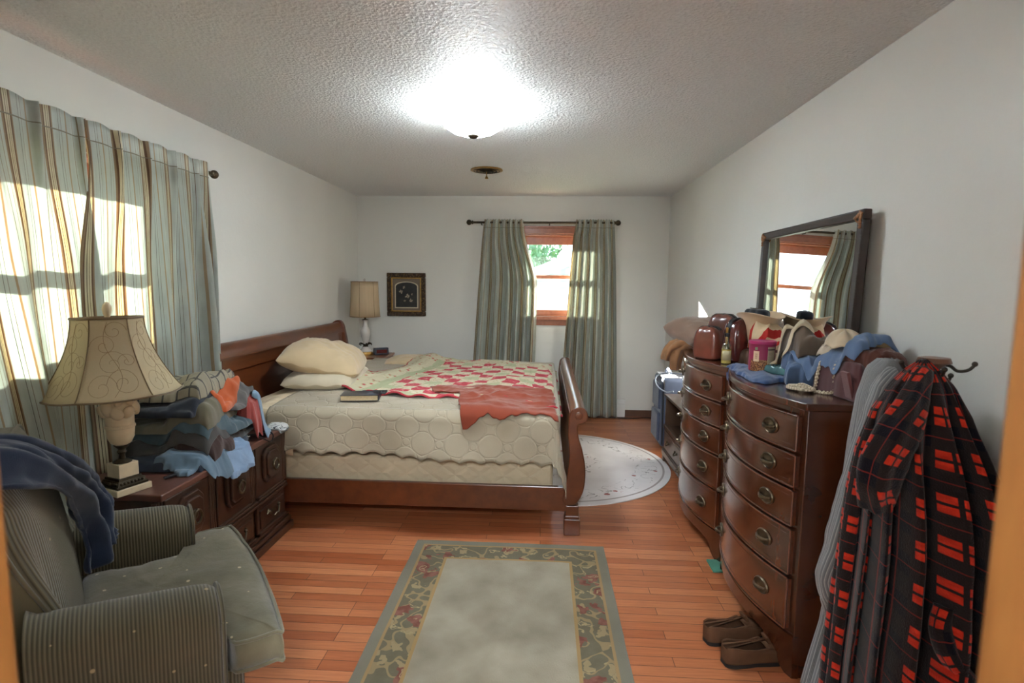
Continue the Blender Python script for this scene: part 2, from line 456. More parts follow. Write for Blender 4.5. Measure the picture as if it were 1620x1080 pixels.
# ------------------------------------------------------------ outside
def outside():
    lawn = plain('lawn', C(124, 128, 104), .9, 0, .1, .25, .8)
    struct(MB().bx(-45, 40, -20, 70, -.75, -.7).build('ground', lawn, smooth=0), 'green lawn outside the windows', 'ground')
    sid = Mat('pale_siding', C(196, 214, 214), .7); _, _, z = sid.xyz('Object')
    g = (z/.16).fract(); sid.color(sid.mix(g.lt(.1), C(150, 168, 170), C(118, 138, 142))); sid.bump(g, .02, .6)
    roofm = plain('roof_shingle', C(150, 146, 144), .9, 0, .1, .2, 3); wt = plain('white_paint', C(206, 206, 204), .6, 0, .3, .02)
    T = thing('neighbor_house', 'pale blue-green sided house with a gable roof seen through the back window', 'house', (3.6, 13, -.7))
    b = MB(); x0, x1, y0, ze, xm, zr = -1.1, 8.3, 13.0, 1.32, 3.6, 3.2
    b.prism([(x0, -.7), (x1, -.7), (x1, ze), (xm, zr), (x0, ze)], y0, y0+7, 'y'); b.build('wall', sid.m, T, smooth=0)
    r = MB(); sl = (zr-ze)/(xm-x0)
    r.prism([(x0-.5, ze-.5*sl+.02), (xm, zr+.02), (xm, zr+.16), (x0-.5, ze-.5*sl+.16)], y0-.35, y0+7.3, 'y')
    r.prism([(x1+.5, ze-.5*sl+.02), (xm, zr+.02), (xm, zr+.16), (x1+.5, ze-.5*sl+.16)], y0-.35, y0+7.3, 'y'); ro = r.build('roof', roofm, T, smooth=0)
    r = MB()
    r.prism([(x0-.52, ze-.5*sl-.1), (xm, zr-.1), (xm, zr+.17), (x0-.52, ze-.5*sl+.17)], y0-.4, y0-.35, 'y')
    r.prism([(x1+.52, ze-.5*sl-.1), (xm, zr-.1), (xm, zr+.17), (x1+.52, ze-.5*sl+.17)], y0-.4, y0-.35, 'y'); r.build('fascia', wt, T, smooth=0)
    f = MB(); wx0, wx1, wz0, wz1 = .02, 1.35, -.1, .98
    f.bx(wx0-.14, wx1+.14, y0-.05, y0+.02, wz1, wz1+.14).bx(wx0-.14, wx0, y0-.05, y0+.02, wz0, wz1).bx(wx1, wx1+.14, y0-.05, y0+.02, wz0, wz1).bx(wx0-.14, wx1+.14, y0-.05, y0+.02, wz0-.1, wz0)
    fo = f.build('window', wt, T, smooth=0)
    MB().bx(wx0, wx1, y0-.02, y0+.01, wz0, wz1).build('pane', plain('house_glass', C(170, 200, 205), .15, 0, .5, .1), fo, smooth=0)
    lm = [plain('tree_leaves_a', C(96, 128, 96), .8, 0, .2, .4, 3), plain('tree_leaves_b', C(110, 140, 98), .8, 0, .2, .35, 3)]
    bark = plain('bark', C(96, 80, 66), .9, 0, .1, .3, 8)
    rnd = random.Random(4)
    def tree(x, y, h, r, lab, k):
        T = thing('leafy_tree', lab, 'tree', (x, y, -.7), 0, 'trees behind the neighbouring house')
        MB().tube([(x, y, -.7), (x+.1, y, h*.3), (x, y, h*.65)], [.3, .22, .1], 8).build('trunk', bark, T)
        b = MB(); q = []
        for i in range(2600):
            a = rnd.uniform(0, 2*PI); z = rnd.uniform(-1, 1); rr = rnd.uniform(.55, 1)**.5*(1+.25*math.sin(3*a+z*4+k))
            p = Vector((x+rr*r*math.sqrt(1-z*z)*math.cos(a), y+rr*r*math.sqrt(1-z*z)*math.sin(a), h*.62+z*h*.42))
            s = rnd.uniform(.12, .26); R = Euler((rnd.uniform(0, 6), rnd.uniform(0, 6), rnd.uniform(0, 6))).to_matrix()
            b.add([p+R @ Vector(w) for w in ((-s, 0, 0), (0, -s*.5, .03), (s, 0, 0), (0, s*.5, .03))], [(0, 1, 2, 3)])
        b.build('crown', lm[k % 2], T, smooth=0, fixn=False)
    tree(-2.2, 25, 5.6, 3.0, 'green leafy tree rising left of the neighbouring gable roof', 0)
    tree(5.6, 29, 7.6, 3.4, 'taller pale green tree standing right behind the gable roof', 1)
outside()

# ------------------------------------------------------------ ceiling things and lamps
def ceiling_things():
    x, y = -.405, 3.15
    T = thing('ceiling_light', 'round frosted glass ceiling lamp, lit, with a bronze centre knob', 'ceiling lamp', (x, y, ZC))
    em = Mat('lit_glass', C(255, 250, 238), .4); e = em.p.inputs
    e['Emission Color'].default_value = (.78, .9, 1, 1); e['Emission Strength'].default_value = LAMP_BOWL
    n = em.noise('Object', 14); em.color(em.ramp(n, [(.3, C(240, 235, 220)), (.7, C(255, 252, 245))]))
    def wob(a, z): return 1+.012*math.cos(24*a) if z > -.06 else 1
    prof = [(.018, -.148), (.07, -.143), (.115, -.128), (.152, -.105), (.178, -.078), (.192, -.056), (.196, -.048), (.19, -.048), (.172, -.074), (.146, -.1), (.11, -.122), (.06, -.137), (.018, -.142)]
    em2 = Mat('lit_glass_inside', C(250, 246, 236), .5); em2.p.inputs['Emission Color'].default_value = (1, .96, .9, 1); em2.p.inputs['Emission Strength'].default_value = LAMP_BOWL*.05
    em2.color(em2.ramp(em2.noise('Object', 14), [(.3, C(240, 235, 220)), (.7, C(255, 252, 245))]))
    MB().lathe(prof[:8], 72, (x, y, ZC), wob=wob).lathe(prof[7:], 72, (x, y, ZC), m=1).build('glass_bowl', [em.m, em2.m], T, fixn=False)
    MB().lathe([(.0, -.001), (.075, -.001), (.078, -.012), (.06, -.026), (.02, -.03)], 32, (x, y, ZC)).tube([(x, y, ZC-.03), (x, y, ZC-.145)], .006).build('ceiling_plate', M['gold'], T)
    MB().lathe([(.0, -.164), (.012, -.163), (.02, -.159), (.03, -.153), (.032, -.149), (.026, -.146), (0, -.145)], 24, (x, y, ZC)).build('knob', M['bronze'], T)
    for k in (-1, 1):
        l = bpy.data.lights.new('ceiling_light_bulb', 'POINT'); l.energy = LAMP_BULB/2; l.color = (1, .98, .94); l.shadow_soft_size = .025
        o = bpy.data.objects.new('bulb_light', l); COL.objects.link(o); o.parent = T; o.location = (k*.08, 0, -.062)
    l = bpy.data.lights.new('hall_fill_point', 'POINT'); l.energy = HALL_FILL_W; l.color = (.85, .93, 1); l.shadow_soft_size = .12  # added fill, out of view, brightening the room through the doorway
    o = bpy.data.objects.new('hall_fill', l); COL.objects.link(o); o.location = (0, -.9, 2.25)
    # round vent
    x, y = -.503, 4.8
    T = thing('ceiling_vent', 'round brass ceiling air vent with rings and a small pull knob', 'vent', (x, y, ZC))
    b = MB()
    b.lathe([(.115, -.001), (.135, -.003), (.137, -.01), (.12, -.014), (.105, -.012)], 40, (x, y, ZC)).build('rim', M['gold'], T)
    for r, z in ((.1, -.012), (.078, -.016), (.055, -.02), (.032, -.024)):
        MB().lathe([(r, z+.008), (r+.012, z-.002), (r+.012, z-.004), (r-.002, z+.006)], 36, (x, y, ZC)).build('louver_ring', M['bronze'], T)
    MB().lathe([(0, -.001), (.116, -.001), (.116, -.003), (0, -.003)], 36, (x, y, ZC)).build('back_plate', M['black'], T)
    MB().tube([(x, y, ZC-.012), (x, y, ZC-.055)], .004).lathe([(0, -.08), (.014, -.078), (.013, -.07), (.006, -.056), (0, -.055)], 16, (x, y, ZC)).build('knob', M['gold'], T)
ceiling_things()

# ------------------------------------------------------------ curtains
def curtain(fn, W, H, nu, nv):
    """fn(s,t) -> point arrays; s along the rod, t from the heading down; UV in metres of cloth"""
    s, t = np.meshgrid(np.linspace(0, 1, nu), np.linspace(0, 1, nv), indexing='ij')
    P = np.stack(fn(s, t), -1); UV = np.stack([s*W, t*H], -1)
    return MB().grid(P, UV)
def left_curtains():
    xr, zr = XL+.075, 2.13; ztop = zr+.045; L = ztop-.02
    def pleats(s, t, n, seed, amp=.035):
        ph = s*n
        top = (np.abs(np.sin(PI*ph))**.5)                     # broad flats with pinches between
        low = np.sin(2*PI*ph+1.5*fbm(s*3, t*1.2, 0, seed))*.6+.8*fbm(s*n*.9, t*.8, 0, seed+3)
        k = ss(.03, .5, t)
        pinch = np.exp(-((ph-np.round(ph))/(.05+.3*t))**2)*.045*(1-ss(.02, .3, t))
        return amp*((1-k)*(top-.5)*.6 + k*low) + pinch
    def panel_a(s, t):
        y = 1.28 + s*1.075 - .02*t*s
        swing = ss(.85, .6, s)
        y = y - .04*t*s*(1-swing) + .03*t*swing + .05*ss(.08, .3, t)*s**4
        bulge = swing*(.03+.25*t**1.3)
        x = xr+.02 + pleats(s, t, 5, 3) + bulge*ss(0, .35, t+.1) + .04*np.sin(PI*t)*(1-swing)
        x = x + .07*(1-swing)*ss(.5, 1, t)
        y = y + .012*t*np.sin(8*t+s*5)
        return np.maximum(x, XL+.045), y, ztop-.005*np.cos(2*PI*s*5)*(t < .04)-t*L
    def panel_b(s, t):
        y = 2.365 + s*.98 - .1*ss(.05, .4, t)*(1-s)**3 + .03*t*s
        x = xr+.02 + pleats(s, t, 5, 11, .04) + .05*np.sin(PI*t)*(1-s) + .045*ss(.5, 1, t)*(1-s*.6)
        x = x+.04*ss(.72, .85, s)*np.cos(2*PI*(s-.72)*9)*ss(.02, .3, t); turn = ss(.93, 1, s); x = x*(1-turn)+(XL+.05)*turn
        return np.maximum(x, XL+.04), y, ztop-.005*np.cos(2*PI*s*5)*(t < .04)-t*L
    a = curtain(panel_a, 1.35, L, 150, 70).build('curtain', M['curtain'], smooth=180, solid=.002, origin=(xr, 1.8, .02))
    tag(a, 'striped curtain panel hanging at the left wall behind the armchair and the big lamp', 'curtain')
    b = curtain(panel_b, 1.28, L, 150, 70).build('curtain', M['curtain'], smooth=180, solid=.002, origin=(xr, 2.85, .02))
    tag(b, 'striped curtain panel on the left wall beside the bed headboard, above the folded clothes', 'curtain')
    T = thing('curtain_rod', 'dark bronze curtain rod along the left wall over the large window', 'curtain rod', (xr, 2.3, zr))
    MB().tube([(xr, 1.15, zr), (xr, 3.36, zr)], .011, 12).build('rod', M['bronze'], T)
    MB().ball((xr, 3.39, zr), .026, 10).lathe([(.014, -.012), (.018, 0), (.014, .012)], 16, (xr, 3.365, zr)).build('finial', M['bronze'], T)
    for y in (1.25, 2.358, 3.3): MB().tube([(XL+.001, y, zr-.02), (XL+.05, y, zr-.02), (xr, y, zr-.011)], .006).build('bracket', M['bronze'], T)
left_curtains()
def back_curtains():
    yr, zr = YB-.085, 2.145
    def gather(s, t, n, seed, a):
        ph = s*n+.35*np.sin(5*s+seed)
        w = np.sin(2*PI*ph+.6*fbm(s*2, t*1.5, 0, seed))
        return a*(w*(.55+.45*ss(0, .3, t)) + .5*fbm(s*n*.6, t*1.2, 0, seed+7)*ss(.05, .4, t))
    zt = zr+.03; L = zt-.015
    def lc(s, t):
        e0 = -.665 - .155*t**.8; e1 = -.235 + .155*ss(0, .33, t)**1.2 - .02*ss(.4, 1, t)
        x = e0 + (e1-e0)*s
        return x, np.minimum(yr - .02 + gather(s, t, 6, 2, .042) - .02*t, YB-.02), zt+.006*np.sin(2*PI*s*14)*(t < .03)-t*L
    def rc(s, t):
        e0 = .335 - .02*ss(.0, .1, t) - .135*t; e1 = .735 + .09*t**.7
        x = e0 + (e1-e0)*s
        return x, np.minimum(yr - .02 + gather(s, t, 6, 6, .042) - .02*t, YB-.02), zt+.006*np.sin(2*PI*s*14)*(t < .03)-t*L
    a = curtain(lc, 1.1, L, 170, 60).build('curtain', M['curtain_b'], smooth=180, solid=.002, origin=(-.5, yr, .02))
    tag(a, 'gathered striped curtain left of the back window, behind the bed', 'curtain')
    a = curtain(rc, 1.1, L, 170, 60).build('curtain', M['curtain_b'], smooth=180, solid=.002, origin=(.5, yr, .02))
    tag(a, 'sunlit striped curtain right of the back window, reaching the floor behind the footboard', 'curtain')
    T = thing('curtain_rod', 'bronze curtain rod with ball ends above the back window', 'curtain rod', (-.03, yr, zr))
    MB().tube([(-.81, yr, zr), (.76, yr, zr)], .012, 12).build('rod', M['bronze'], T)
    for x, d in ((-.835, -1), (.785, 1)):
        MB().ball((x, yr, zr), .03, 10).tube([(x-d*.03, yr, zr), (x-d*.045, yr, zr)], .02, 14).build('finial', M['bronze'], T)
    for x in (-.7, .045, .7): MB().tube([(x, YB-.001, zr-.02), (x, yr+.02, zr-.02), (x, yr, zr-.012)], .006).lathe([(.018, -.01), (.018, .008)], 12, (x, yr, zr)).build('bracket', M['bronze'], T)
back_curtains()

# ------------------------------------------------------------ bed
BY0, BY1, BZ = 3.18, 5.44, .722          # near and far faces, height of the made bed
M['coverlet'] = None
def coverlet_mat():
    c = C(168, 155, 133); m = Mat('matelasse_cream', c, .85, 0, .2); u, v, _ = m.xyz('UV')
    def rings(du, dv, p, r):
        a = ((u+du)/p).fract()-.5; b = ((v+dv)/p).fract()-.5
        return (((a*a+b*b).sqrt()-r).abs()/.035).min(1)
    g = rings(0, 0, .2, .36).min(rings(.1, .1, .2, .36)).min(rings(.1, 0, .2, .12))
    q = m.noise('UV', 260, (1, 1.6, 1), 2)
    m.color(m.ramp(m.noise('UV', 3), [(.3, dark(c, .95)), (.7, dark(c, 1.05))]))
    m.bump(g*.8+q*.3, .006, .55); m.p.inputs['Sheen Weight'].default_value = .2; return m.m
def mattress_mat():
    c = C(196, 178, 148); m = Mat('quilted_ticking', c, .7); u, v, _ = m.xyz('Object')
    _, _, z = m.xyz('Object')
    a = ((u+z*1.4)/.15).fract()-.5; b = ((u-z*1.4)/.15).fract()-.5
    m.bump((a.abs().min(b.abs())*4).min(1), .008, .5); m.color(m.ramp(m.noise('Object', 9), [(.3, dark(c, .93)), (.7, dark(c, 1.05))])); return m.m
def sleigh_curve(pts, n=40):
    """smooth polyline through points"""
    out = []; k = len(pts)
    for i in range(k-1):
        p0, p1, p2, p3 = [np.array(pts[max(0, min(k-1, i+d))], float) for d in (-1, 0, 1, 2)]
        for q in range(n//(k-1)+1):
            t = q/(n//(k-1)+1); out.append(tuple(.5*(2*p1+(p2-p0)*t+(2*p0-5*p1+4*p2-p3)*t*t+(3*p1-p0-3*p2+p3)*t**3)))
    return out+[tuple(pts[-1])]
def bed():
    T = thing('sleigh_bed', 'large cherry sleigh bed with curved headboard and footboard, made up in cream', 'bed', (-.9, 4.3, 0))
    ch = M['cherry']
    # headboard against the left wall
    def hb_front(z):   # x of the front face
        return -1.955 - .05*ss(.55, 1.0, z) + .02*ss(.3, 0, z)
    zs = np.linspace(.15, 1.0, 24)
    def slab(y0, y1, z0, z1, off, name, th=.035):
        z = np.linspace(z0, z1, 20); f = [(float(hb_front(a))+off, float(a)) for a in z]; bk = [(x-th, a) for x, a in reversed(f)]
        return MB().prism(f+bk, y0, y1, 'y')
    b = slab(BY0+.05, BY1-.05, .15, 1.0, -.012, '')
    for y0, y1, z0, z1 in ((BY0+.05, BY0+.14, .2, 1.0), (BY1-.14, BY1-.05, .2, 1.0), (4.27, 4.35, .2, .93), (BY0+.14, BY1-.14, .9, 1.0), (BY0+.14, BY1-.14, .2, .34)):
        z = np.linspace(z0, z1, 12); f = [(float(hb_front(a))+.006, float(a)) for a in z]; bk = [(x-.04, a) for x, a in reversed(f)]
        b.prism(f+bk, y0, y1, 'y')
    b.build('headboard', ch, T, bevel=.004, smooth=30)
    roll = [(-1.985, .985), (-1.99, 1.02), (-2.0, 1.05), (-2.02, 1.075), (-2.045, 1.085), (-2.07, 1.075), (-2.085, 1.05), (-2.085, 1.02), (-2.065, .995), (-2.04, .985)]
    MB().prism(sleigh_curve(roll, 30), BY0+.04, BY1-.04, 'y').build('headboard_roll', ch, T, smooth=50)
    MB().tube([(-1.992, BY0+.05, .995), (-1.992, BY1-.05, .995)], .007).build('headboard_bead', ch, T)
    for y in (BY0+.025, BY1-.025):
        p = [(-1.95, .0), (-1.94, .3), (-1.935, .6), (-1.95, .85), (-1.972, .98), (-1.99, 1.06), (-2.02, 1.098), (-2.06, 1.1), (-2.1, 1.07), (-2.1, 1.0), (-2.06, .97), (-2.03, .88), (-2.01, .6), (-2.01, 0)]
        MB().prism(sleigh_curve(p, 52), y-.025, y+.025, 'y').build('headboard_post', ch, T, smooth=40, bevel=.005)
    # footboard: the two shaped posts, the curved panel and the roll between them
    out = [(.145, .175), (.205, .19), (.243, .25), (.258, .33), (.257, .42), (.24, .51), (.218, .58), (.209, .635), (.212, .668), (.235, .676), (.258, .69), (.266, .722), (.252, .757), (.218, .771), (.182, .762), (.163, .735), (.157, .69), (.152, .62), (.158, .55), (.163, .47), (.155, .38), (.143, .3), (.13, .22)]
    for y in (BY0, BY1-.055):
        MB().prism(sleigh_curve(out+[out[0]], 88)[:-1], y, y+.055, 'y').build('footboard_post', ch, T, smooth=45, bevel=.006)
        f = MB().bx(.148, .224, y-.004, y+.062, .118, .18).bx(.143, .229, y-.008, y+.066, .1, .12).bx(.139, .234, y-.012, y+.07, 0, .1).bx(.141, .231, y-.01, y+.068, .055, .065)
        fo = f.build('foot', ch, T, smooth=0, bevel=.005)
        moved(MB().lathe([(0, -.001), (.024, 0), (.02, .006), (0, .008)], 20), (PI/2 if y < 4 else -PI/2, 0, 0), (.214, y if y < 4 else y+.055, .722)).build('rosette', ch, T)
    mid = [(.19, .2), (.226, .27), (.238, .36), (.225, .47), (.2, .56), (.19, .64), (.196, .7)]; th = .03
    c = sleigh_curve(mid, 36); poly = c+[(x-th, z) for x, z in reversed(c)]
    MB().prism(poly, BY0+.05, BY1-.05, 'y').build('footboard_panel', ch, T, smooth=40)
    MB().tube([(.215, BY0+.05, .722), (.215, BY1-.05, .722)], .046, 24).build('footboard_roll', ch, T)
    for y in (BY0+.012, BY1-.045):
        MB().bx(-1.95, .16, y, y+.03, .14, .287).build('side_rail', ch, T, smooth=0, bevel=.004)
    MB().bx(-1.94, .07, BY0+.07, BY1-.07, .2, .43).build('box_spring', mattress_mat(), T, smooth=0, bevel=.03, seg=3)
    MB().bx(-1.93, .075, BY0+.07, BY1-.07, .435, .7).build('mattress', mattress_mat(), T, smooth=0, bevel=.05, seg=4)
    return T
BED = bed()

def bed_sheet_surface(name, x0, x1, over, wob, lift, near_drop, far_drop, foot, uvs=(0, 0), seed=1, scallop=0):
    """bedding spread over the mattress: x along the bed, then across and down both sides and over the foot end"""
    top = BZ+lift; yn, yf = BY0+.075, BY1-.09; r = .06
    nx = 130; ny = 150
    Ls = x1-x0+foot; a = np.linspace(0, Ls, nx)
    Lt = near_drop+(yf-yn)+far_drop; b = np.linspace(0, Lt, ny)          # b = 0 at the near hem
    A, B = np.meshgrid(a, b, indexing='ij')
    X0 = x0+A; ov = np.maximum(X0-x1, 0); on = np.maximum(near_drop-B, 0); of = np.maximum(B-near_drop-(yf-yn), 0)
    x = np.minimum(X0, x1); y = np.clip(yn+B-near_drop, yn, yf)
    d = np.sqrt(ov**2+on**2+1e-9); df = of
    rr = np.minimum(d/r, PI/2)
    z = top - (r*(1-np.cos(rr)) + np.maximum(d-r*PI/2, 0))
    out = r*np.sin(rr) + over*ss(0, .5, d)
    nxv = np.where(d > 1e-4, ov/d, 0); nyv = np.where(d > 1e-4, -on/d, 0)
    wc = ss(.03, .18, on); x = x+(1-wc)*nxv*np.minimum(out, .05)+wc*np.minimum(ov*.24, .088); y = y+np.where(on > 1e-4, -1, 0)*out*np.minimum(1, on/.08)
    rf = np.minimum(df/r, PI/2); z = z-(r*(1-np.cos(rf))+np.maximum(df-r*PI/2, 0)); y = y+r*np.sin(rf)
    f = ss(.05, .35, on); fold = fbm(X0*2.6+.3*on, on*.6, 0, seed)
    y = y - f*(wob*(fold+.35)+.02*np.sin(X0*9+2*fbm(X0*1.5, 0, 0, 3))*f) 
    flat = 1-ss(0, .05, d+df)
    z = z + flat*(.008*fbm(X0*2.2, y*2.2, 0, seed+2)+.005*wrinkle(X0, y, .5, .5, .09, seed+4)) - .028*flat*ss(.35, 0, x1-X0) - .01*flat*ss(.15, 0, y-yn)
    if scallop:
        edge = ss(.06, 0, B)
        z = z + edge*scallop*np.abs(np.sin(PI*X0/.118)) + .05*ss(.2, -1.6, X0)*ss(.0, .3, on)
    return np.stack([x, y, z], -1), np.stack([X0+uvs[0], B+uvs[1]], -1)
def bedding():
    m = coverlet_mat()
    P, U = bed_sheet_surface('coverlet', -1.66, .06, .05, .035, .012, .35, .3, .4, scallop=.022, seed=5)
    o = MB().grid(P, U).build('coverlet', m, smooth=180, solid=-.006, origin=(-.8, 4.3, BZ))
    tag(o, 'cream textured coverlet with a scalloped hem spread over the sleigh bed', 'bedspread')
    sh = cloth('cream_sheet', C(214, 194, 160), .7, 400, .2, .06)
    P, U = bed_sheet_surface('sheet', -1.93, -1.5, .03, .02, .004, .32, .3, 0, seed=8)
    P[..., 2] -= .06*ss(-1.72, -1.93, P[..., 0]) + .002
    P[..., 2] += .006*wrinkle(P[..., 0], P[..., 1], 1.2, .3, .05, 4)
    o = MB().grid(P, U).build('bed_sheet', sh, smooth=180, solid=-.004, origin=(-1.7, 4.3, BZ))
    tag(o, 'warm cream bed sheet showing at the head end beside the headboard', 'sheet')
bedding()

def pillow(name, c, w, d, h, rot, mat, label, cat='pillow', seed=0, tilt=(0, 0), group=None, wr=.012, cuff=0):
    n = 46; s, t = np.meshgrid(np.linspace(-1, 1, n), np.linspace(-1, 1, n), indexing='ij')
    prof = ((1-np.abs(s)**2.6)*(1-np.abs(t)**2.6)).clip(0)**.5
    pin = 1-.1*(s**2)*(t**2)-.03*(s**2+t**2)*0
    X = s*w/2*(1-.07*(1-s**2)*0-.06*t**2*s**2); Y = t*d/2*(1-.07*s**2*t**2)
    X = X*(1-.05*np.cos(PI*t/2)*np.abs(s)*0); wrk = wr*(.6*wrinkle(X, Y, .3+seed, .16, .05, seed)+fbm(X*7, Y*7, 0, seed+3))*prof
    edge = .006*np.sin(s*11+seed)*np.abs(t)**8+.006*np.sin(t*9+seed*2)*np.abs(s)**8
    top = np.stack([X, Y, h*.6*prof+wrk+edge], -1); bot = np.stack([X, Y, -h*.4*prof+edge-.004], -1)
    R = np.array(Euler((tilt[0], tilt[1], rot)).to_matrix()); c = np.array(c)
    top = top@R.T+c; bot = bot@R.T+c
    o = MB().slab(top, bot, np.stack([X, Y], -1)).build(name, mat, smooth=180, origin=tuple(c-[0, 0, h*.4]))
    return tag(o, label, cat, group)
def pillows():
    cream = cloth('pillow_cream', C(198, 174, 138), .7, 420, .2, .05); wh = cloth('pillow_white', C(200, 186, 160), .7, 420, .2, .05)
    pillow('pillow', (-1.6, 4.02, .775), .5, .72, .17, .1, wh, 'lower pale pillow lying flat at the head of the bed', seed=1)
    pillow('pillow', (-1.66, 4.12, .885), .58, .84, .24, .22, cream, 'upper plump cream pillow leaning on the headboard, on top of the paler one', seed=2, tilt=(0, .2), wr=.03)
    pillow('pillow', (-1.25, 5.18, .735), .46, .4, .1, .0, cream, 'flattened cream pillow at the far side of the bed below the picture', seed=3)
pillows()

def bilin(Q, s, t):
    Q = [np.array(q, float) for q in Q]
    s = s[..., None]; t = t[..., None]
    return (1-s)*(1-t)*Q[0]+s*(1-t)*Q[1]+s*t*Q[2]+(1-s)*t*Q[3]
def bed_top(x, y):
    """height of the made bed, with the foot end dropping away"""
    z = BZ+.008 - .028*ss(.35, 0, .028-x)
    d = np.maximum(x-.05, 0); z = z-np.where(d < .06, .06-np.sqrt(np.maximum(.0036-d**2, 0)), .06)
    dn = np.maximum(BY0+.09-y, 0); z = z-np.where(dn < .06, .06-np.sqrt(np.maximum(.0036-dn**2, 0)), .06+(dn-.06)*2)
    return z
def quilt_mat():
    m = Mat('patchwork_quilt', rough=.9, spec=.15); u, v, _ = m.xyz('UV', .0)
    w = m.noise('UV', 5)*.11; w2 = m.noise('UV', 4, (1, 1, 1), 2)*.1
    p = .125; a = ((u+w)/p).floor(); b = ((v+w2)/p).floor()
    red = ((a+b).mod(4).inside(-.5, .5)).max((a-b).mod(4).inside(-.5, .5)); sage = (a.mod(4).inside(1.5, 2.5))*(b.mod(4).inside(-.5, .5))
    sage = sage.max((a.mod(4).inside(-.5, .5))*(b.mod(4).inside(1.5, 2.5)))
    red = red*(a.mod(2)+b.mod(2)).gt(-1)
    fl = m.voro('UV', 38); n2 = m.noise('UV', 24, detail=2)
    cream = m.ramp(fl, [(.12, C(196, 120, 112)), (.2, C(186, 178, 146)), (.5, C(206, 196, 168))])
    redc = m.ramp(n2, [(.35, C(176, 62, 72)), (.6, C(196, 84, 92)), (.7, C(214, 150, 146))])
    col = m.mix(red, cream, redc); col = m.mix(sage, col, C(178, 180, 146))
    # floral border at the left end, a sage strip inside it and a red binding
    e = u; bord = e.lt(.34); fb = m.ramp(m.voro('UV', 15), [(.16, C(190, 84, 92)), (.24, C(176, 170, 132)), (.34, C(196, 186, 158))])
    col = m.mix(bord, col, fb); col = m.mix(e.inside(.34, .44), col, C(172, 174, 140)); col = m.mix(e.lt(.014), col, C(182, 66, 74))
    col = m.mix(v.lt(.012), col, C(182, 66, 74)); col = m.mix(v.gt(1.58)*v.lt(1.75), col, fb)
    m.color(col)
    a2 = (u/p).fract()-.5; b2 = (v/p).fract()-.5
    m.bump((a2.abs().max(b2.abs())*(-2)+1).min(.25)*3+m.noise('UV', 16)*.6, .008, .6); return m.m
def quilt_and_throw():
    n = 120
    s, t = np.meshgrid(np.linspace(0, 1, n), np.linspace(0, 1, n), indexing='ij')
    P2 = bilin([(-1.62, 3.68), (.125, 3.42), (.13, 5.24), (-1.18, 5.22)], s, t)
    x, y = P2[..., 0].copy(), P2[..., 1].copy()
    y = y + (1-t)*(.05*np.sin(s*9+1)+.05*fbm(s*5, 0, 0, 8)) ; x = x+(1-s)*.05*fbm(t*6, 0, 0, 4)
    x = x + (1-s)**3*.1*np.sin(PI*t)
    z = bed_top(x, y) + .012 + .012*(fbm(x*4, y*4, 0, 2)) + .008*wrinkle(x, y, .9, .35, .08, 3)
    z = z + .05*np.exp(-((x+1.15)/.28)**2-((y-5.15)/.2)**2)
    z = z + .03*np.exp(-((s-.12)/.06)**2)*ss(0, .3, t+.15) + .02*ss(.06, 0, t)*np.sin(s*30)**2
    z = z + .16*np.exp(-((x+1.5)/.1)**2-((y-4.2)/.35)**2)
    P = np.stack([x, y, np.maximum(z, bed_top(x, y)+.008)], -1)
    o = MB().grid(P, np.stack([s*1.8, t*1.8], -1)).build('patchwork_quilt', quilt_mat(), smooth=180, solid=.012, origin=(-.6, 4.4, BZ))
    tag(o, 'red and cream patchwork quilt rumpled across the middle of the bed', 'quilt')
    # the rust garment thrown over the near foot corner
    n = 110; s, t = np.meshgrid(np.linspace(0, 1, n), np.linspace(0, 1, n), indexing='ij')
    P2 = bilin([(-.46, 3.17), (.1, 3.235), (.04, 3.98), (-.62, 3.84)], s, t)
    x, y = P2[..., 0].copy(), P2[..., 1].copy()
    x = x + .03*fbm(t*5, s*2, 0, 31)*(1-2*s) - .16*(1-s)**2*ss(.62, .72, t)*ss(1.02, .9, t)
    y = y + .035*fbm(s*6, t*2, 0, 32) + (1-t)**3*.022*fbm(s*5+3, 0, 0, 35) - .05*(1-t)**2*ss(.25, .0, s)
    f = wrinkle(x, y, .3, .6, .13, 41)*.8+wrinkle(x, y, -.5, .4, .16, 43)*.6+.5*fbm(x*5, y*5, 0, 47)
    on = np.maximum(BY0+.075-y, 0)*1.25; rr = np.minimum(on/.06, PI/2); yy = np.where(on > 0, BY0+.075-.06*np.sin(rr)-.016-.05*ss(0, .5, on)-.006*np.sin(s*17), y)
    z0 = bed_top(x, np.maximum(y, BY0+.1)); z0 = z0-(.06*(1-np.cos(rr))+np.maximum(on-.094, 0))
    z = z0 + .022*np.ones_like(z0) + (.024*f*np.minimum(1, .4+3*np.minimum(t, 1-t)) + .004*fbm(x*16, y*16, 0, 44) + .006*np.sin(PI*t))*(1-ss(0, .1, on))
    z = np.maximum(z, z0+.014); y = np.where(on > 0, np.minimum(yy, y+.2), y)
    P = np.stack([x, y, z], -1)
    o = MB().grid(P, np.stack([s*.6, t*.75], -1)).build('rust_garment', cloth('rust_jersey', C(136, 60, 38), .8, 500, .2, .08), smooth=180, solid=.008, origin=(-.2, 3.5, BZ))
    tag(o, 'crumpled rust-red jersey garment thrown over the near foot corner of the bed', 'clothing')
quilt_and_throw()
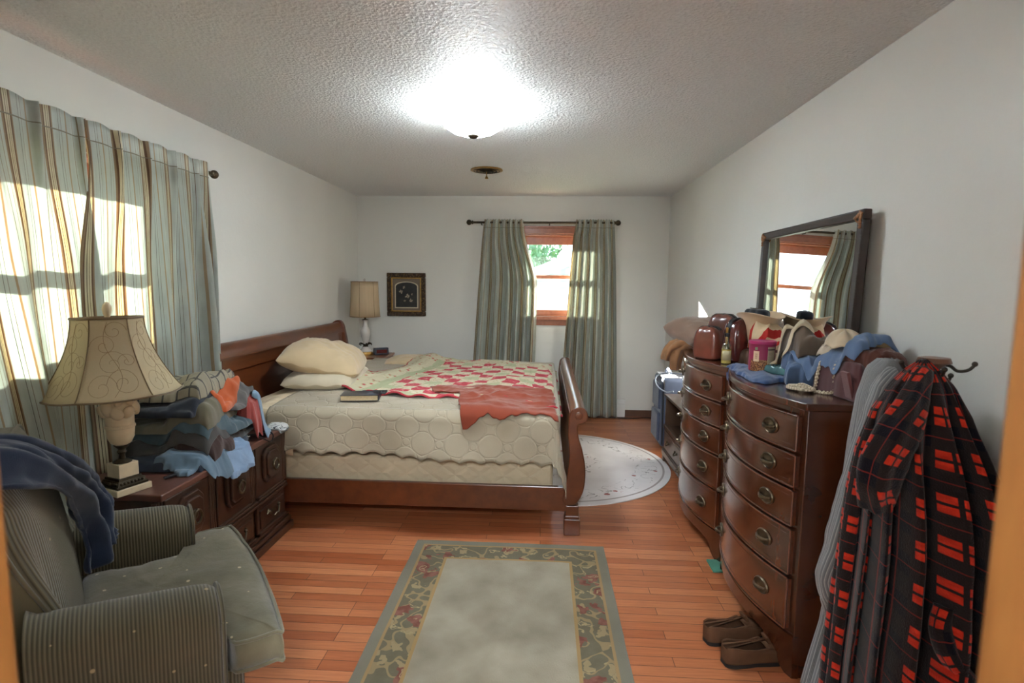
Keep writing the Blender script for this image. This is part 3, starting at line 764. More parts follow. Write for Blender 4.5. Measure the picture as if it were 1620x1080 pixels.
def book():
    z = BZ+.018
    T = thing('book', 'thick closed hardback book with a dark cover lying on the cream coverlet', 'book', (-1.16, 3.44, z), .18)
    b = MB(); L, W, H = .235, .155, .036
    def w(bm): 
        A = np.array(WM[T]); V = np.array(bm.v)@A[:3, :3].T+A[:3, 3]; bm.v = [tuple(p) for p in V]; return bm
    pg = plain('book_pages', C(196, 176, 140), .8, 0, .2, .1, 200); cv = plain('book_cover', C(40, 44, 54), .35, 0, .5, .15, 8)
    w(MB().bx(-L/2+.004, L/2-.006, -W/2, W/2-.006, .003, H-.003)).build('pages', pg, T, smooth=0)
    w(MB().bx(-L/2, L/2, -W/2-.003, W/2, 0, .003).bx(-L/2, L/2, -W/2-.003, W/2, H-.003, H).bx(L/2-.004, L/2, -W/2-.003, W/2, 0, H)).build('cover', cv, T, smooth=0, bevel=.001)
    w(MB().bx(.04, .08, -.05, .03, H, H+.0006)).build('cover_emblem', plain('cover_print', C(96, 100, 108), .5), T, smooth=0)
    T = thing('phone_case', 'black phone case lying just behind the dark hardback book on the bed', 'phone case', (-1.12, 3.58, BZ+.024), .12)
    w(MB().bx(-.085, .085, -.042, .042, 0, .016)).build('case', plain('black_leather', C(26, 28, 34), .4, 0, .5), T, bevel=.007, seg=3)
    w(MB().bx(-.012, .012, -.03, -.012, .0161, .0166)).build('logo_plate', plain('case_grey', C(90, 94, 100), .4), T, smooth=0)
book()

# ------------------------------------------------------------ rugs
def rugs():
    m = Mat('runner_wool', rough=.95, spec=.1); x, y, _ = m.xyz('Object')
    hx, hy = .53, .87
    dx = (x.abs()*(-1)+hx); dy = (y.abs()*(-1)+hy); e = dx.min(dy)
    field = m.ramp(m.noise('Object', 5, detail=5), [(.3, C(140, 130, 112)), (.7, C(164, 154, 136))])
    def wv(scale, stretch, amt):          # cells with wandering outlines
        n = m.nt.nodes.new('ShaderNodeTexVoronoi'); n.inputs['Scale'].default_value = scale
        mp = m.coord('Object', stretch); ns = m.nt.nodes.new('ShaderNodeTexNoise'); ns.inputs['Scale'].default_value = 16; m.link(m.tc.outputs['Object'], ns.inputs['Vector'])
        va = m.nt.nodes.new('ShaderNodeVectorMath'); va.operation = 'MULTIPLY_ADD'; m.link(ns.outputs['Color'], va.inputs[0]); va.inputs[1].default_value = (amt, amt, 0); m.link(mp, va.inputs[2])
        m.link(va.outputs[0], n.inputs['Vector']); return N(m.nt, n.outputs['Distance'])
    leaf = wv(10, (1.7, .9, 1), .16); leaf2 = wv(12, (.8, 1.7, 1), .18); red = wv(8.5, (1, 1, 1), .16); nn = m.noise('Object', 22, detail=3); n2 = m.noise('Object', 9, detail=1)
    bg = m.mix(nn, C(98, 92, 74), C(116, 108, 90))
    bord = m.mix((n2-.5).abs().lt(.022), bg, C(146, 126, 94)); bord = m.mix(leaf.lt(.27), bord, C(152, 134, 102)); bord = m.mix(leaf2.inside(.14, .24), bord, C(160, 142, 108))
    bord = m.mix(red.lt(.36), bord, m.ramp(nn, [(.4, C(116, 70, 60)), (.6, C(136, 92, 80))])); bord = m.mix(red.inside(.1, .16), bord, C(160, 136, 104))
    col = m.mix(e.lt(.2), field, bord)
    col = m.mix(e.inside(.188, .203), col, C(160, 130, 88)); col = m.mix(e.inside(.047, .06), col, C(156, 128, 90)); col = m.mix(e.lt(.047), col, C(124, 118, 104))
    col = m.mix(.3, col, m.ramp(m.noise('Object', 2.3, detail=4), [(.35, C(170, 165, 155)), (.6, C(255, 255, 255))]), 'MULTIPLY')
    m.color(col); m.bump(m.noise('Object', 160, detail=2)*.6+m.noise('Object', 6)*.8, .006, .45)
    n = 60; s, t = np.meshgrid(np.linspace(-1, 1, n), np.linspace(-1, 1, 90), indexing='ij')
    px, py = s*hx, t*hy; cx, cy = -.172, 2.155
    z = .011+.004*fbm(px*4, py*4, 0, 3)*ss(1, .9, np.abs(s)); X = px + .006*fbm(py*3, 0, 0, 9)
    o = MB().slab(np.stack([X+cx, py+cy, z], -1), np.stack([X+cx, py+cy, z*0+.0008], -1), np.stack([px, py], -1)).build('runner_rug', m.m, smooth=60, origin=(cx, cy, 0))
    tag(o, 'rectangular taupe wool rug with a floral border on the bare floor in the foreground', 'rug')
    m = Mat('round_wool', rough=.95, spec=.1); x, y, _ = m.xyz('Object'); r = (x*x+y*y).sqrt()
    c0 = m.ramp(m.noise('Object', 4, detail=4), [(.3, C(222, 214, 212)), (.7, C(236, 230, 228))])
    v = m.voro('Object', 7.5); n3 = m.noise('Object', 30, detail=3); n4 = m.noise('Object', 9, detail=1)
    lines = ((n4-.5).abs().lt(.012))*(n3.gt(.46)); fl = (v+n3*.22).lt(.25); ring = r.inside(.62, .8).max(r.inside(.12, .36))
    col = m.mix(fl*ring, c0, C(178, 116, 112)); col = m.mix(lines*ring, col, C(176, 168, 164)); col = m.mix((r-.845).abs().lt(.008), col, C(176, 164, 160))
    m.color(col); m.bump(m.noise('Object', 170, detail=2)+lines*.4+fl*.4, .006, .4)
    cx, cy = .14, 4.5; R = .9
    MBr = MB().lathe([(.0, .014), (.3, .014), (.6, .014), (R-.015, .014), (R, .008), (R-.002, .0008), (0, .0008)], 96, (cx, cy, 0))
    tag(MBr.build('round_rug', m.m, smooth=50, origin=(cx, cy, 0)), 'round pale floral rug on the floor beyond the bed footboard', 'rug')
rugs()

# ------------------------------------------------------------ low dresser by the left wall
def low_dresser():
    x0, xf, y0, y1, zt = -1.99, -1.535, 2.06, 3.165, .625
    T = thing('low_dresser', 'long dark walnut dresser with octagonal raised door panels under the piled clothes', 'dresser', ((x0+xf)/2, (y0+y1)/2, 0))
    w = M['walnut']
    MB().bx(x0+.01, xf-.014, y0+.012, y1-.012, .06, zt-.03).build('body', w, T, smooth=0, bevel=.003)
    MB().bx(x0, xf+.02, y0, y1, zt-.03, zt).build('top', M['walnut_top'], T, smooth=0, bevel=.006, seg=3)
    b = MB()
    b.bx(x0+.01, xf+.035, y0-.004, y1+.006, 0, .045).bx(x0+.01, xf+.022, y0, y1+.002, .045, .075).bx(x0+.01, xf+.012, y0+.004, y1-.002, .075, .095)
    b.build('plinth', w, T, smooth=0, bevel=.006)
    b = MB(); b.bx(xf-.02, xf+.012, y0+.008, y1-.008, .262, .278).bx(xf-.02, xf+.006, y0+.008, y1-.008, .278, .295)
    b.build('waist_moulding', w, T, smooth=0, bevel=.004)
    n = 3; W = (y1-y0-.03)/n
    for k in range(n+1):
        y = y0+.015+k*W
        p = MB()
        for dy in (-.016, 0, .016): p.tube([(xf-.012, y+dy, .3), (xf-.012, y+dy, zt-.035)], .009, 10)
        p.build('pilaster', w, T)
    def ring_pull(c, parent, wide=0):
        m = MB()
        if wide:
            m.box((c[0]+.002, c[1], c[2]), (.004, .05, .02)).tube([(c[0]+.01+.012*math.sin(PI*i/16), c[1]-.055+.11*i/16, c[2]+.006-.028*math.sin(PI*i/16)+.008*math.cos(4*PI*i/16)) for i in range(17)], .005, 8)
            for d in (-1, 1):
                m.ball((c[0]+.008, c[1]+d*.055, c[2]+.012), .01, 6).tube([(c[0]+.004, c[1]+d*(.05+.02*t), c[2]+.012+.014*math.sin(t*4)) for t in np.linspace(0, 1, 7)], .004, 6)
        else:
            m.lathe([(0, .006), (.012, .006), (.022, .002), (.024, 0)], 16)
            R = np.array(Euler((0, PI/2, 0)).to_matrix()); m.v = [tuple(np.array(p)@R.T+np.array(c)) for p in m.v]
            m.tube([(c[0]+.013, c[1]+.027*math.sin(a), c[2]-.008+.03*math.cos(a)) for a in np.linspace(0, 2*PI, 22)[:-1]], .0055, 8, closed=True)
            m.ball((c[0]+.012, c[1], c[2]+.022), .008, 6)
        return m.build('pull', M['brass'], parent)
    for k in range(n):
        a, b_ = y0+.015+k*W+.03, y0+.015+(k+1)*W-.03; c = (a+b_)/2
        d = MB().bx(xf-.014, xf-.002, a, b_, .305, zt-.04)
        zc, hz, hy = (.32+zt-.04)/2+.01, .098, .088
        def octo(sy, sz, ch): return [(c-sy, zc-sz+ch), (c-sy+ch, zc-sz), (c+sy-ch, zc-sz), (c+sy, zc-sz+ch), (c+sy, zc+sz-ch), (c+sy-ch, zc+sz), (c-sy+ch, zc+sz), (c-sy, zc+sz-ch)]
        d.prism(octo(hy, hz, .035), xf-.004, xf+.014, 'x').prism(octo(hy-.022, hz-.022, .026), xf+.012, xf+.026, 'x')
        d.bx(xf-.006, xf+.008, a+.005, b_-.005, .3, .312).bx(xf-.006, xf+.014, a, b_, .288, .3)
        do = d.build('door', w, T, smooth=0, bevel=.006)
        ring_pull((xf+.026, c, zc), do)
        dr = MB().bx(xf-.014, xf+.002, a-.012, b_+.012, .105, .255).bx(xf-.004, xf+.01, a+.012, b_-.012, .128, .232).bx(xf-.01, xf+.014, a-.008, b_+.008, .098, .112)
        dro = dr.build('drawer', w, T, smooth=0, bevel=.005)
        ring_pull((xf+.01, c, .185), dro, 1)
low_dresser()

def big_lamp():
    x, y, z = -1.705, 2.105, .6255
    T = thing('table_lamp', 'large carved alabaster table lamp with a flared embroidered shade on the dark dresser', 'lamp', (x, y, z), -.35)
    A = np.array(WM[T])
    def w(bm): bm.v = [tuple(p) for p in np.array(bm.v)@A[:3, :3].T+A[:3, 3]]; return bm
    mar = plain('cream_marble', C(222, 202, 168), .35, 0, .5, .12, 14, coat=.2); al = plain('alabaster', C(214, 190, 154), .4, 0, .5, .14, 10, coat=.2)
    w(MB().bx(-.07, .07, -.07, .07, 0, .026)).build('marble_slab', mar, T, smooth=0, bevel=.003)
    P = [(-.062, .026), (.062, .026), (.062, .032), (.056, .042), (.046, .056), (.042, .062), (-.042, .062), (-.046, .056), (-.056, .042), (-.062, .032)]
    b = MB()
    for zz, r in ((.026, .061), (.034, .061), (.04, .056), (.05, .048), (.06, .045)): pass
    rings = [[(-r, -r, zz), (r, -r, zz), (r, r, zz), (-r, r, zz)] for zz, r in ((.026, .061), (.034, .061), (.036, .057), (.052, .05), (.054, .046), (.062, .044))]
    b.loft(rings)
    for k in range(-3, 4):
        for f in range(4):
            a = f*PI/2; q = Vector((k*.014, -.055, .044)); q.rotate(Euler((0, 0, a))); b.ball(q, .006, 5)
    w(b).build('bronze_step', M['bronze'], T, smooth=30)
    w(MB().bx(-.039, .039, -.039, .039, .062, .118)).build('marble_block', mar, T, smooth=0, bevel=.002)
    w(MB().lathe([(0, .118), (.033, .118), (.034, .122), (.026, .127), (.012, .134), (.010, .15), (.017, .162), (.012, .172), (.024, .184), (.028, .19), (0, .19)], 28)).build('stem', M['bronze'], T)
    w(MB().lathe([(0, .188), (.018, .188), (.036, .2), (.046, .222), (.049, .25), (.05, .262), (.053, .264), (.053, .272), (.049, .276), (.05, .31), (.046, .32), (0, .322)], 32)).build('urn', al, T)
    # carved leaves and fruit round the upper body
    b = MB(); rnd = random.Random(3)
    b.lathe([(.04, .3), (.058, .325), (.06, .345), (.045, .375), (.026, .392), (.02, .41), (.024, .418), (.0, .42)], 28, wob=lambda a, zz: 1+.05*math.sin(5*a+zz*30))
    for k in range(9):
        a = k*2*PI/9; rr = .054
        c = (rr*math.cos(a), rr*math.sin(a), .33+.018*(k % 2)); b.ball(c, (.017, .024, .03), 8, rot=(.5*math.sin(k), .6*math.cos(2*k), a))
    for k in range(7):
        a = k*2*PI/7+.3; b.ball((.044*math.cos(a), .044*math.sin(a), .368), (.02, .015, .018), 8, rot=(.4, .3*k, a))
    w(b).build('carved_leaves', al, T)
    w(MB().tube([(0, 0, .42), (0, 0, .46)], .008, 10).tube([(0, 0, .455), (.052, 0, .5), (.058, 0, .6), (.03, 0, .69), (0, 0, .705)], .002, 6).tube([(0, 0, .455), (-.052, 0, .5), (-.058, 0, .6), (-.03, 0, .69), (0, 0, .705)], .002, 6)).build('harp', M['bronze'], T)
    # shade: six flared panels, leaning a little
    cb = C(206, 190, 156); sm = Mat('shade_fabric', cb, .8, 0, .2); sm.color(sm.ramp(sm.noise('Object', 7), [(.3, dark(cb, .92)), (.7, dark(cb, 1.06))])); sm.bump(sm.noise('Object', 300), .001, .3)
    sm.translucent(C(220, 198, 156), .3)
    z0, z1 = .402, .705; tilt = Matrix.Translation((-.012, 0, 0)) @ Matrix.Rotation(-.035, 4, 'Y')
    def rad(t):      # t 0 at the hem, 1 at the top
        return .117+.118*(1-t)**1.75+.004*math.exp(-((t-.0)/.03)**2)
    K = 6
    def pt(a, t, off=0):
        q = (a/(2*PI)*K) % 1; r = rad(t)*(math.cos(PI/K)/math.cos((q-.5)*2*PI/K)*.45+.55*(1-.03*math.sin(PI*q)))+off
        zz = z0+(z1-z0)*t-(.006*math.sin(PI*q))*(1-t)
        p = tilt @ Vector((r*math.cos(a), r*math.sin(a), zz)); return (p.x, p.y, p.z)
    nt_, na = 24, 96
    P = np.array([[pt(2*PI*j/na, i/(nt_-1)) for j in range(na)] for i in range(nt_)])
    w(MB().grid(P, None, cv=True)).build('shade', sm.m, T, smooth=60, solid=.0025)
    b = MB()
    for k in range(K): b.tube([pt(2*PI*k/K+.0001, t, .002) for t in np.linspace(0, 1, 20)], .0025, 6)
    for t in (0, 1): b.tube([pt(2*PI*j/na, t, .002) for j in range(na)], .004 if t == 0 else .006, 6, closed=True)
    w(b).build('shade_trim', cloth('shade_trim', C(120, 98, 70)), T)
    b = MB(); rnd = random.Random(7)
    for k in range(K):
        for (aa, t0, sc, tr, d) in ((.3, .16, .06, 1.5, 1), (.68, .2, .065, 1.6, -1), (.5, .44, .06, 1.5, 1), (.35, .66, .05, 1.4, -1), (.62, .84, .045, 1.4, 1), (.82, .46, .035, 1.3, -1)):
            pts = []
            for i in range(26):
                u = i/25; th = tr*2*PI*u; rr = sc*(1-u*.88)
                pts.append(pt((k+aa+d*rr*math.cos(th)/rad(t0)*.9)*2*PI/K, min(.97, max(.03, t0+rr*math.sin(th)/.34)), .0012))
            b.tube(pts, .0009, 5)
        b.tube([pt((k+.5+.16*math.sin(6*t))*2*PI/K, .05+.9*t, .0018) for t in np.linspace(0, 1, 30)], .0009, 5)
    w(b).build('scroll_embroidery', cloth('embroidery', C(158, 128, 92)), T)
    w(MB().lathe([(0, .7), (.008, .7), (.01, .71), (.014, .72), (.017, .74), (.014, .756), (.006, .766), (0, .768)], 20, (-.038, 0, 0))).build('finial', al, T)
big_lamp()

# ------------------------------------------------------------ piles of soft things: a height map things settle on
class HF:
    def __init__(s, x0, x1, y0, y1, fn, r=.008):
        s.x = np.arange(x0, x1, r); s.y = np.arange(y0, y1, r); s.r = r
        X, Y = np.meshgrid(s.x, s.y, indexing='ij'); s.h = fn(X, Y).astype(float)
    def at(s, x, y, h=None):
        h = s.h if h is None else h
        u = np.clip((x-s.x[0])/s.r, 0, len(s.x)-1.001); v = np.clip((y-s.y[0])/s.r, 0, len(s.y)-1.001)
        i, j = u.astype(int), v.astype(int); a, b = u-i, v-j
        return h[i, j]*(1-a)*(1-b)+h[i+1, j]*a*(1-b)+h[i, j+1]*(1-a)*b+h[i+1, j+1]*a*b
    def blur(s, k):
        h = s.h.copy()
        for _ in range(k):
            p = np.pad(h, 1, 'edge'); h = (p[:-2, 1:-1]+p[2:, 1:-1]+p[1:-1, :-2]+p[1:-1, 2:]+2*h)/6
            h = np.maximum(h, s.h-.004)
        return h
    def put(s, x, y, z):
        n = 3
        for a in range(n):
            for b in range(n):
                i = np.clip(((x-s.x[0])/s.r+a/n-.3).astype(int), 0, len(s.x)-1); j = np.clip(((y-s.y[0])/s.r+b/n-.3).astype(int), 0, len(s.y)-1)
                np.maximum.at(s.h, (i.ravel(), j.ravel()), z.ravel())
def drape(hf, name, c, w, d, rot, th, mat, label, cat='clothing', seed=0, wr=.012, wa=.3, wl=(.25, .05), blur=9, edge=.1, k=.18, group=None, bow=0, n=64, droop=.02):
    s, t = np.meshgrid(np.linspace(-1, 1, n), np.linspace(-1, 1, n), indexing='ij')
    u = s*np.sqrt(1-k*t*t/2); v = t*np.sqrt(1-k*s*s/2)
    an = np.arctan2(v, u); e = np.maximum(np.abs(s), np.abs(t))
    wob = 1+edge*fbm(2*np.cos(an)+seed, 2*np.sin(an), 0, seed+21)*e
    lx, ly = u*wob*w/2, v*wob*d/2; ly = ly+bow*lx**2
    x = c[0]+lx*math.cos(rot)-ly*math.sin(rot); y = c[1]+lx*math.sin(rot)+ly*math.cos(rot)
    base = hf.at(x, y, hf.blur(blur))+.0015
    base = np.maximum(base, np.percentile(base, 70)-droop-.5*np.maximum(0, np.percentile(base, 70)-droop-base)*0)
    prof = np.sqrt(np.clip(1-e**9, 0, 1))
    wk = wr*(wrinkle(lx, ly, wa, wl[0], wl[1], seed)+.4*fbm(lx*12, ly*12, 0, seed+2))
    top = base+th*prof+wk*np.minimum(1, prof*1.6)+wr*.35*(1-prof)*fbm(lx*14, ly*14, 0, seed+8)
    top = np.maximum(top, base+.003)
    ex = 1+.05*prof*0
    hf.put(x, y, top)
    P1, P0 = np.stack([x, y, top], -1), np.stack([x, y, base], -1)
    o = MB().slab(P1, P0, np.stack([lx, ly], -1)).build(name, mat, smooth=180, origin=(c[0], c[1], float(base.min())))
    return tag(o, label, cat, group)

def plaid_mat(name, base, line, p=.055):
    m = Mat(name, base, .85, 0, .2); u, v, _ = m.xyz('UV', .1)
    a = ((u/p).fract()-.5).abs().lt(.07); b = ((v/p).fract()-.5).abs().lt(.07)
    col = m.mix(a.max(b), m.ramp(m.noise('UV', 20), [(.3, dark(base, .88)), (.7, dark(base, 1.1))]), line); m.color(col)
    m.bump(m.noise('Object', 400), .0015, .3); return m.m
def clothes_on_dresser():
    zt = .6265
    def ground(X, Y):
        d = np.maximum(np.maximum(X+1.513, -1.99-X), np.maximum(2.06-Y, Y-3.165)); return np.where(d > 0, np.maximum(zt-d*3.2, zt-.09), zt)
    hf = HF(-2.06, -1.38, 2.0, 3.25, ground)
    cl = lambda n, r, g, b, **k: cloth(n, C(r, g, b), **k)
    a = -1.2
    drape(hf, 'folded_jeans', (-1.76, 2.58), .42, .56, .12, .05, cl('navy_denim', 44, 54, 70), 'dark navy trousers at the bottom of the clothes pile on the dresser', seed=1, wr=.014, wa=.2)
    drape(hf, 'folded_shirt', (-1.545, 2.62), .16, .26, .1, .018, cl('light_blue_cotton', 132, 156, 184), 'light blue cotton shirt spilling over the front edge of the dresser', seed=2, wr=.02, droop=1, wa=1.2, blur=5, edge=.3)
    drape(hf, 'folded_shirt', (-1.6, 2.42), .2, .26, -.3, .014, cl('slate_blue_cotton', 104, 126, 144), 'slate blue sleeve at the pile front, left of the light blue shirt', seed=12, wr=.02, droop=1, wa=.6, blur=6, edge=.3)
    drape(hf, 'folded_trousers', (-1.62, 2.52), .2, .22, .1, .05, cl('dark_brown_knit', 66, 48, 44), 'dark brown garment rolled low in the front of the pile', seed=3, wr=.012, droop=1)
    drape(hf, 'folded_trousers', (-1.76, 2.66), .4, .56, .1, .05, cl('charcoal_twill', 74, 72, 70), 'charcoal trousers folded in the lower half of the pile', seed=4, wr=.016, wa=.4)
    drape(hf, 'folded_jeans', (-1.74, 2.68), .4, .54, .02, .045, cl('teal_denim', 74, 92, 100), 'faded teal jeans folded in the middle of the pile', seed=5, wr=.018, wa=.25)
    drape(hf, 'folded_garment', (-1.6, 2.88), .13, .14, .3, .085, cl('rose_red_knit', 158, 72, 66), 'rose red garment balled at the far front end of the pile', seed=6, wr=.02, droop=1, wl=(.06, .03), edge=.25)
    drape(hf, 'folded_shirt', (-1.56, 2.95), .08, .1, .3, .02, cl('powder_blue', 120, 146, 168), 'small powder blue cloth poking out beside the rose red garment', seed=16, droop=1, wr=.01)
    drape(hf, 'folded_trousers', (-1.77, 2.64), .38, .48, .16, .045, cl('olive_khaki', 108, 102, 84), 'olive khaki trousers folded above the teal jeans', seed=7, wr=.016, wa=.5)
    drape(hf, 'folded_sweater', (-1.76, 2.84), .36, .34, .2, .034, cl('grey_fleece', 98, 96, 94), 'grey fleece folded towards the bed end of the pile', seed=8, wr=.016)
    drape(hf, 'folded_sweater', (-1.79, 2.58), .34, .4, .1, .04, cl('black_knit', 38, 42, 52), 'near-black sweater folded just under the plaid shirt', seed=9, wr=.01)
    drape(hf, 'folded_garment', (-1.7, 2.74), .2, .36, .3, .035, cl('burnt_orange', 182, 88, 48), 'burnt orange garment sticking out from under the plaid shirt', seed=10, droop=.08, wr=.014, wa=1.3)
    drape(hf, 'folded_shirt', (-1.8, 2.66), .34, .46, .16, .06, plaid_mat('grey_plaid', C(150, 142, 124), C(84, 82, 78)), 'beige and grey plaid shirt folded on top of the clothes pile', seed=11, wr=.014, wa=.35)
    drape(hf, 'newspaper', (-1.6, 3.1), .2, .12, .1, .012, plain('grey_newsprint', C(132, 134, 132), .7, 0, .3, .2, 30), 'folded grey newspaper section lying at the bed end of the dresser', 'newspaper', seed=13, wr=.003, edge=.04, k=.1, blur=4)
    pm = Mat('printed_page', rough=.6); v = pm.voro('UV', 45, (1, 2.2, 1)); n = pm.noise('UV', 12)
    pm.color(pm.mix(v.lt(.34)*n.gt(.42), C(200, 200, 198), C(64, 66, 70)))
    drape(hf, 'newspaper', (-1.545, 3.1), .1, .11, .25, .009, pm.m, 'black and white printed paper on top of the grey newspaper, at the front edge', 'newspaper', seed=14, wr=.005, edge=.05, k=.1, blur=4)
    T = thing('charger_cable', 'black cable looped over the front edge of the dresser below the rose red garment', 'cable', (-1.53, 2.9, zt))
    MB().tube(sleigh_curve([(-1.6, 2.86, zt+.02), (-1.55, 2.84, zt+.03), (-1.515, 2.86, zt+.008), (-1.5, 2.9, zt-.02), (-1.503, 2.94, zt-.03), (-1.51, 2.97, zt-.005), (-1.54, 2.98, zt+.012), (-1.575, 2.94, zt+.02)], 60), .0035, 7).build('wire', M['black'], T)
    MB().box((-1.6, 2.86, zt+.018), (.03, .015, .012)).build('plug', M['white'], T, bevel=.002)
    T = thing('pocket_knife', 'small dark pocket knife lying on the dresser in front of the clothes', 'knife', (-1.6, 2.27, zt))
    MB().box((-1.615, 2.255, zt+.006), (.016, .05, .011), rot=(0, 0, -.5)).build('handle', M['black'], T, bevel=.003)
    MB().box((-1.592, 2.295, zt+.005), (.01, .05, .003), rot=(0, 0, -.5)).build('blade', plain('steel', C(130, 136, 140), .3, .9), T, bevel=.001)
clothes_on_dresser()

# ------------------------------------------------------------ nightstand with lamp beyond the bed, picture, wall box
def far_corner():
    x0, x1, y0, y1, zt = -2.06, -1.63, 5.48, 5.92, .722
    wd = M['trim']
    T = thing('nightstand', 'brown wooden nightstand in the far corner beyond the bed', 'nightstand', ((x0+x1)/2, (y0+y1)/2, 0))
    MB().bx(x0-.01, x1+.012, y0-.012, y1+.012, zt-.022, zt).build('top', wd, T, smooth=0, bevel=.005)
    b = MB().bx(x0, x1, y0, y0+.02, .1, zt-.022).bx(x0, x1, y1-.02, y1, .1, zt-.022).bx(x0, x0+.015, y0, y1, .1, zt-.022).bx(x0, x1, y0, y1, .1, .12).bx(x0, x1, y0, y1, .5, .52).bx(x1-.02, x1, y0, y1, zt-.06, zt-.022)
    b.build('body', wd, T, smooth=0, bevel=.003)
    d = MB().bx(x1-.018, x1+.004, y0+.025, y1-.025, .14, .48).build('drawer', wd, T, smooth=0, bevel=.004)
    MB().ball((x1+.016, (y0+y1)/2, .33), .014, 8).build('knob', M['brass'], d)
    for sx in (x0+.03, x1-.03):
        for sy in (y0+.03, y1-.03): MB().tube([(sx, sy, 0), (sx, sy, .1)], [.014, .02], 12).build('leg', wd, T)
    lx, ly, z = -1.865, 5.7, zt
    T = thing('table_lamp', 'white ceramic lamp with brass base and pleated drum shade on the far nightstand', 'lamp', (lx, ly, z))
    cer = plain('white_ceramic', C(206, 198, 190), .2, 0, .5, .03, coat=.4)
    MB().lathe([(0, 0), (.075, 0), (.078, .012), (.072, .03), (.06, .036), (0, .036)], 32, (lx, ly, z)).build('brass_base', M['gold'], T)
    MB().lathe([(0, .036), (.066, .036), (.062, .05), (.04, .066), (.03, .085), (0, .086)], 28, (lx, ly, z)).build('ceramic_foot', cer, T)
    b = MB().lathe([(.03, .085), (.024, .1), (.03, .115), (.0, .116)], 20, (lx, ly, z))
    for k in range(6):
        a = k*PI/3; b.tube([(lx+r*math.cos(a), ly+r*math.sin(a), z+h) for r, h in ((.02, .105), (.04, .12), (.058, .122), (.066, .11), (.062, .1))], [.008, .008, .007, .006, .004], 7)
    b.build('leaf_collar', M['bronze'], T)
    MB().lathe([(0, .115), (.02, .115), (.028, .14), (.044, .19), (.052, .235), (.05, .26), (.036, .285), (.024, .31), (.022, .345), (.03, .362), (.026, .366), (0, .367)], 32, (lx, ly, z)).build('vase_body', cer, T)
    MB().lathe([(.032, .365), (.034, .37), (.012, .376), (.009, .4), (0, .4)], 20, (lx, ly, z)).tube([(lx, ly, z+.4), (lx, ly, z+.77)], .003).build('neck', M['bronze'], T)
    c = C(212, 190, 156); sm = Mat('pleated_shade', c, .8, 0, .2); sm.color(sm.ramp(sm.noise('Object', 60, (1, 1, .05)), [(.3, dark(c, .93)), (.7, dark(c, 1.05))])); sm.translucent(C(226, 200, 160), .3)
    MB().grid(np.array([[(lx+r*(1+.006*math.cos(64*a))*math.cos(a), ly+r*(1+.006*math.cos(64*a))*math.sin(a), z+h) for a in np.linspace(0, 2*PI, 257)[:-1]] for r, h in ((.152, .402), (.146, .5), (.14, .6), (.136, .7), (.134, .762))]), None, cv=True).build('shade', sm.m, T, smooth=180, solid=.002)
    b = MB()
    for r, h in ((.153, .403), (.136, .762)): b.tube([(lx+r*math.cos(a), ly+r*math.sin(a), z+h) for a in np.linspace(0, 2*PI, 65)[:-1]], .005, 6, closed=True)
    for k in range(6): a = k*PI/3+.45; b.tube([(lx+r*math.cos(a), ly+r*math.sin(a), z+h) for r, h in ((.154, .402), (.142, .6), (.137, .762))], .002, 5)
    b.build('shade_trim', cloth('far_trim', C(150, 120, 84)), T)
    b = MB().lathe([(0, .765), (.012, .766), (.009, .775), (.013, .787), (0, .8)], 14, (lx, ly, z)).build('finial', cer, T)
    T = thing('alarm_clock', 'small black digital alarm clock beside the white lamp', 'clock', (-1.72, 5.76, zt), .5)
    A = np.array(WM[T])
    def w(bm): bm.v = [tuple(p) for p in np.array(bm.v)@A[:3, :3].T+A[:3, 3]]; return bm
    w(MB().prism([(-.045, 0), (.045, 0), (.038, .068), (-.03, .072)], -.075, .075, 'x')).build('case', plain('clock_case', C(36, 40, 52), .35, 0, .5, .1), T, smooth=0, bevel=.006)
    dm = Mat('clock_display', C(40, 12, 12), .2); dm.p.inputs['Emission Color'].default_value = (.5, .04, .03, 1); dm.p.inputs['Emission Strength'].default_value = .03
    w(MB().box((0, -.0445, .034), (.11, .004, .036), rot=(-.1, 0, 0))).build('display', dm.m, T, smooth=0)
    # framed flower picture
    px, pz, y = -1.556, 1.345, YB
    T = thing('framed_picture', 'ornate gilt framed dark flower picture with an arched mat on the back wall', 'picture', (px, y-.02, pz-.24))
    W, H = .222, .243
    fr = Mat('carved_gilt', C(96, 74, 46), .4, .5, .5); v = fr.voro('Object', 55); fr.color(fr.ramp(v, [(.1, C(120, 94, 56)), (.5, C(58, 42, 28))])); fr.bump(v, .008, .9)
    b = MB()
    def frame(b, w, h, t, y0, y1):
        b.bx(px-w, px+w, y0, y1, pz+h-t, pz+h).bx(px-w, px+w, y0, y1, pz-h, pz-h+t).bx(px-w, px-w+t, y0, y1, pz-h+t, pz+h-t).bx(px+w-t, px+w, y0, y1, pz-h+t, pz+h-t); return b
    frame(b, W, H, .052, y-.034, y-.002).build('frame', fr.m, T, smooth=0, bevel=.01, seg=3)
    frame(MB(), W-.05, H-.05, .014, y-.028, y-.004).build('gilt_slip', M['gold'], T, smooth=0, bevel=.003)
    ax, ay, az = W-.1, 0, H-.1
    arch = [(-ax, -az), (ax, -az), (ax, az*.62)]+[(ax*math.cos(q), az*.62+az*.34*math.sin(q)) for q in np.linspace(0, PI, 20)[1:-1]]+[(-ax, az*.62)]
    out = [(-(W-.06), -(H-.06)), (W-.06, -(H-.06)), (W-.06, H-.06), (-(W-.06), H-.06)]
    MB().bx(px-W+.055, px+W-.055, y-.012, y-.004, pz-H+.055, pz+H-.055).build('mat_board', plain('taupe_mat', C(122, 108, 94), .8, 0, .2, .04), T, smooth=0)
    MB().prism([(px+1.09*a, pz+1.07*q) for a, q in arch], y-.0145, y-.011, 'y').build('mat_edge', plain('cream_mat', C(214, 202, 176), .8, 0, .2, .03), T, smooth=0)
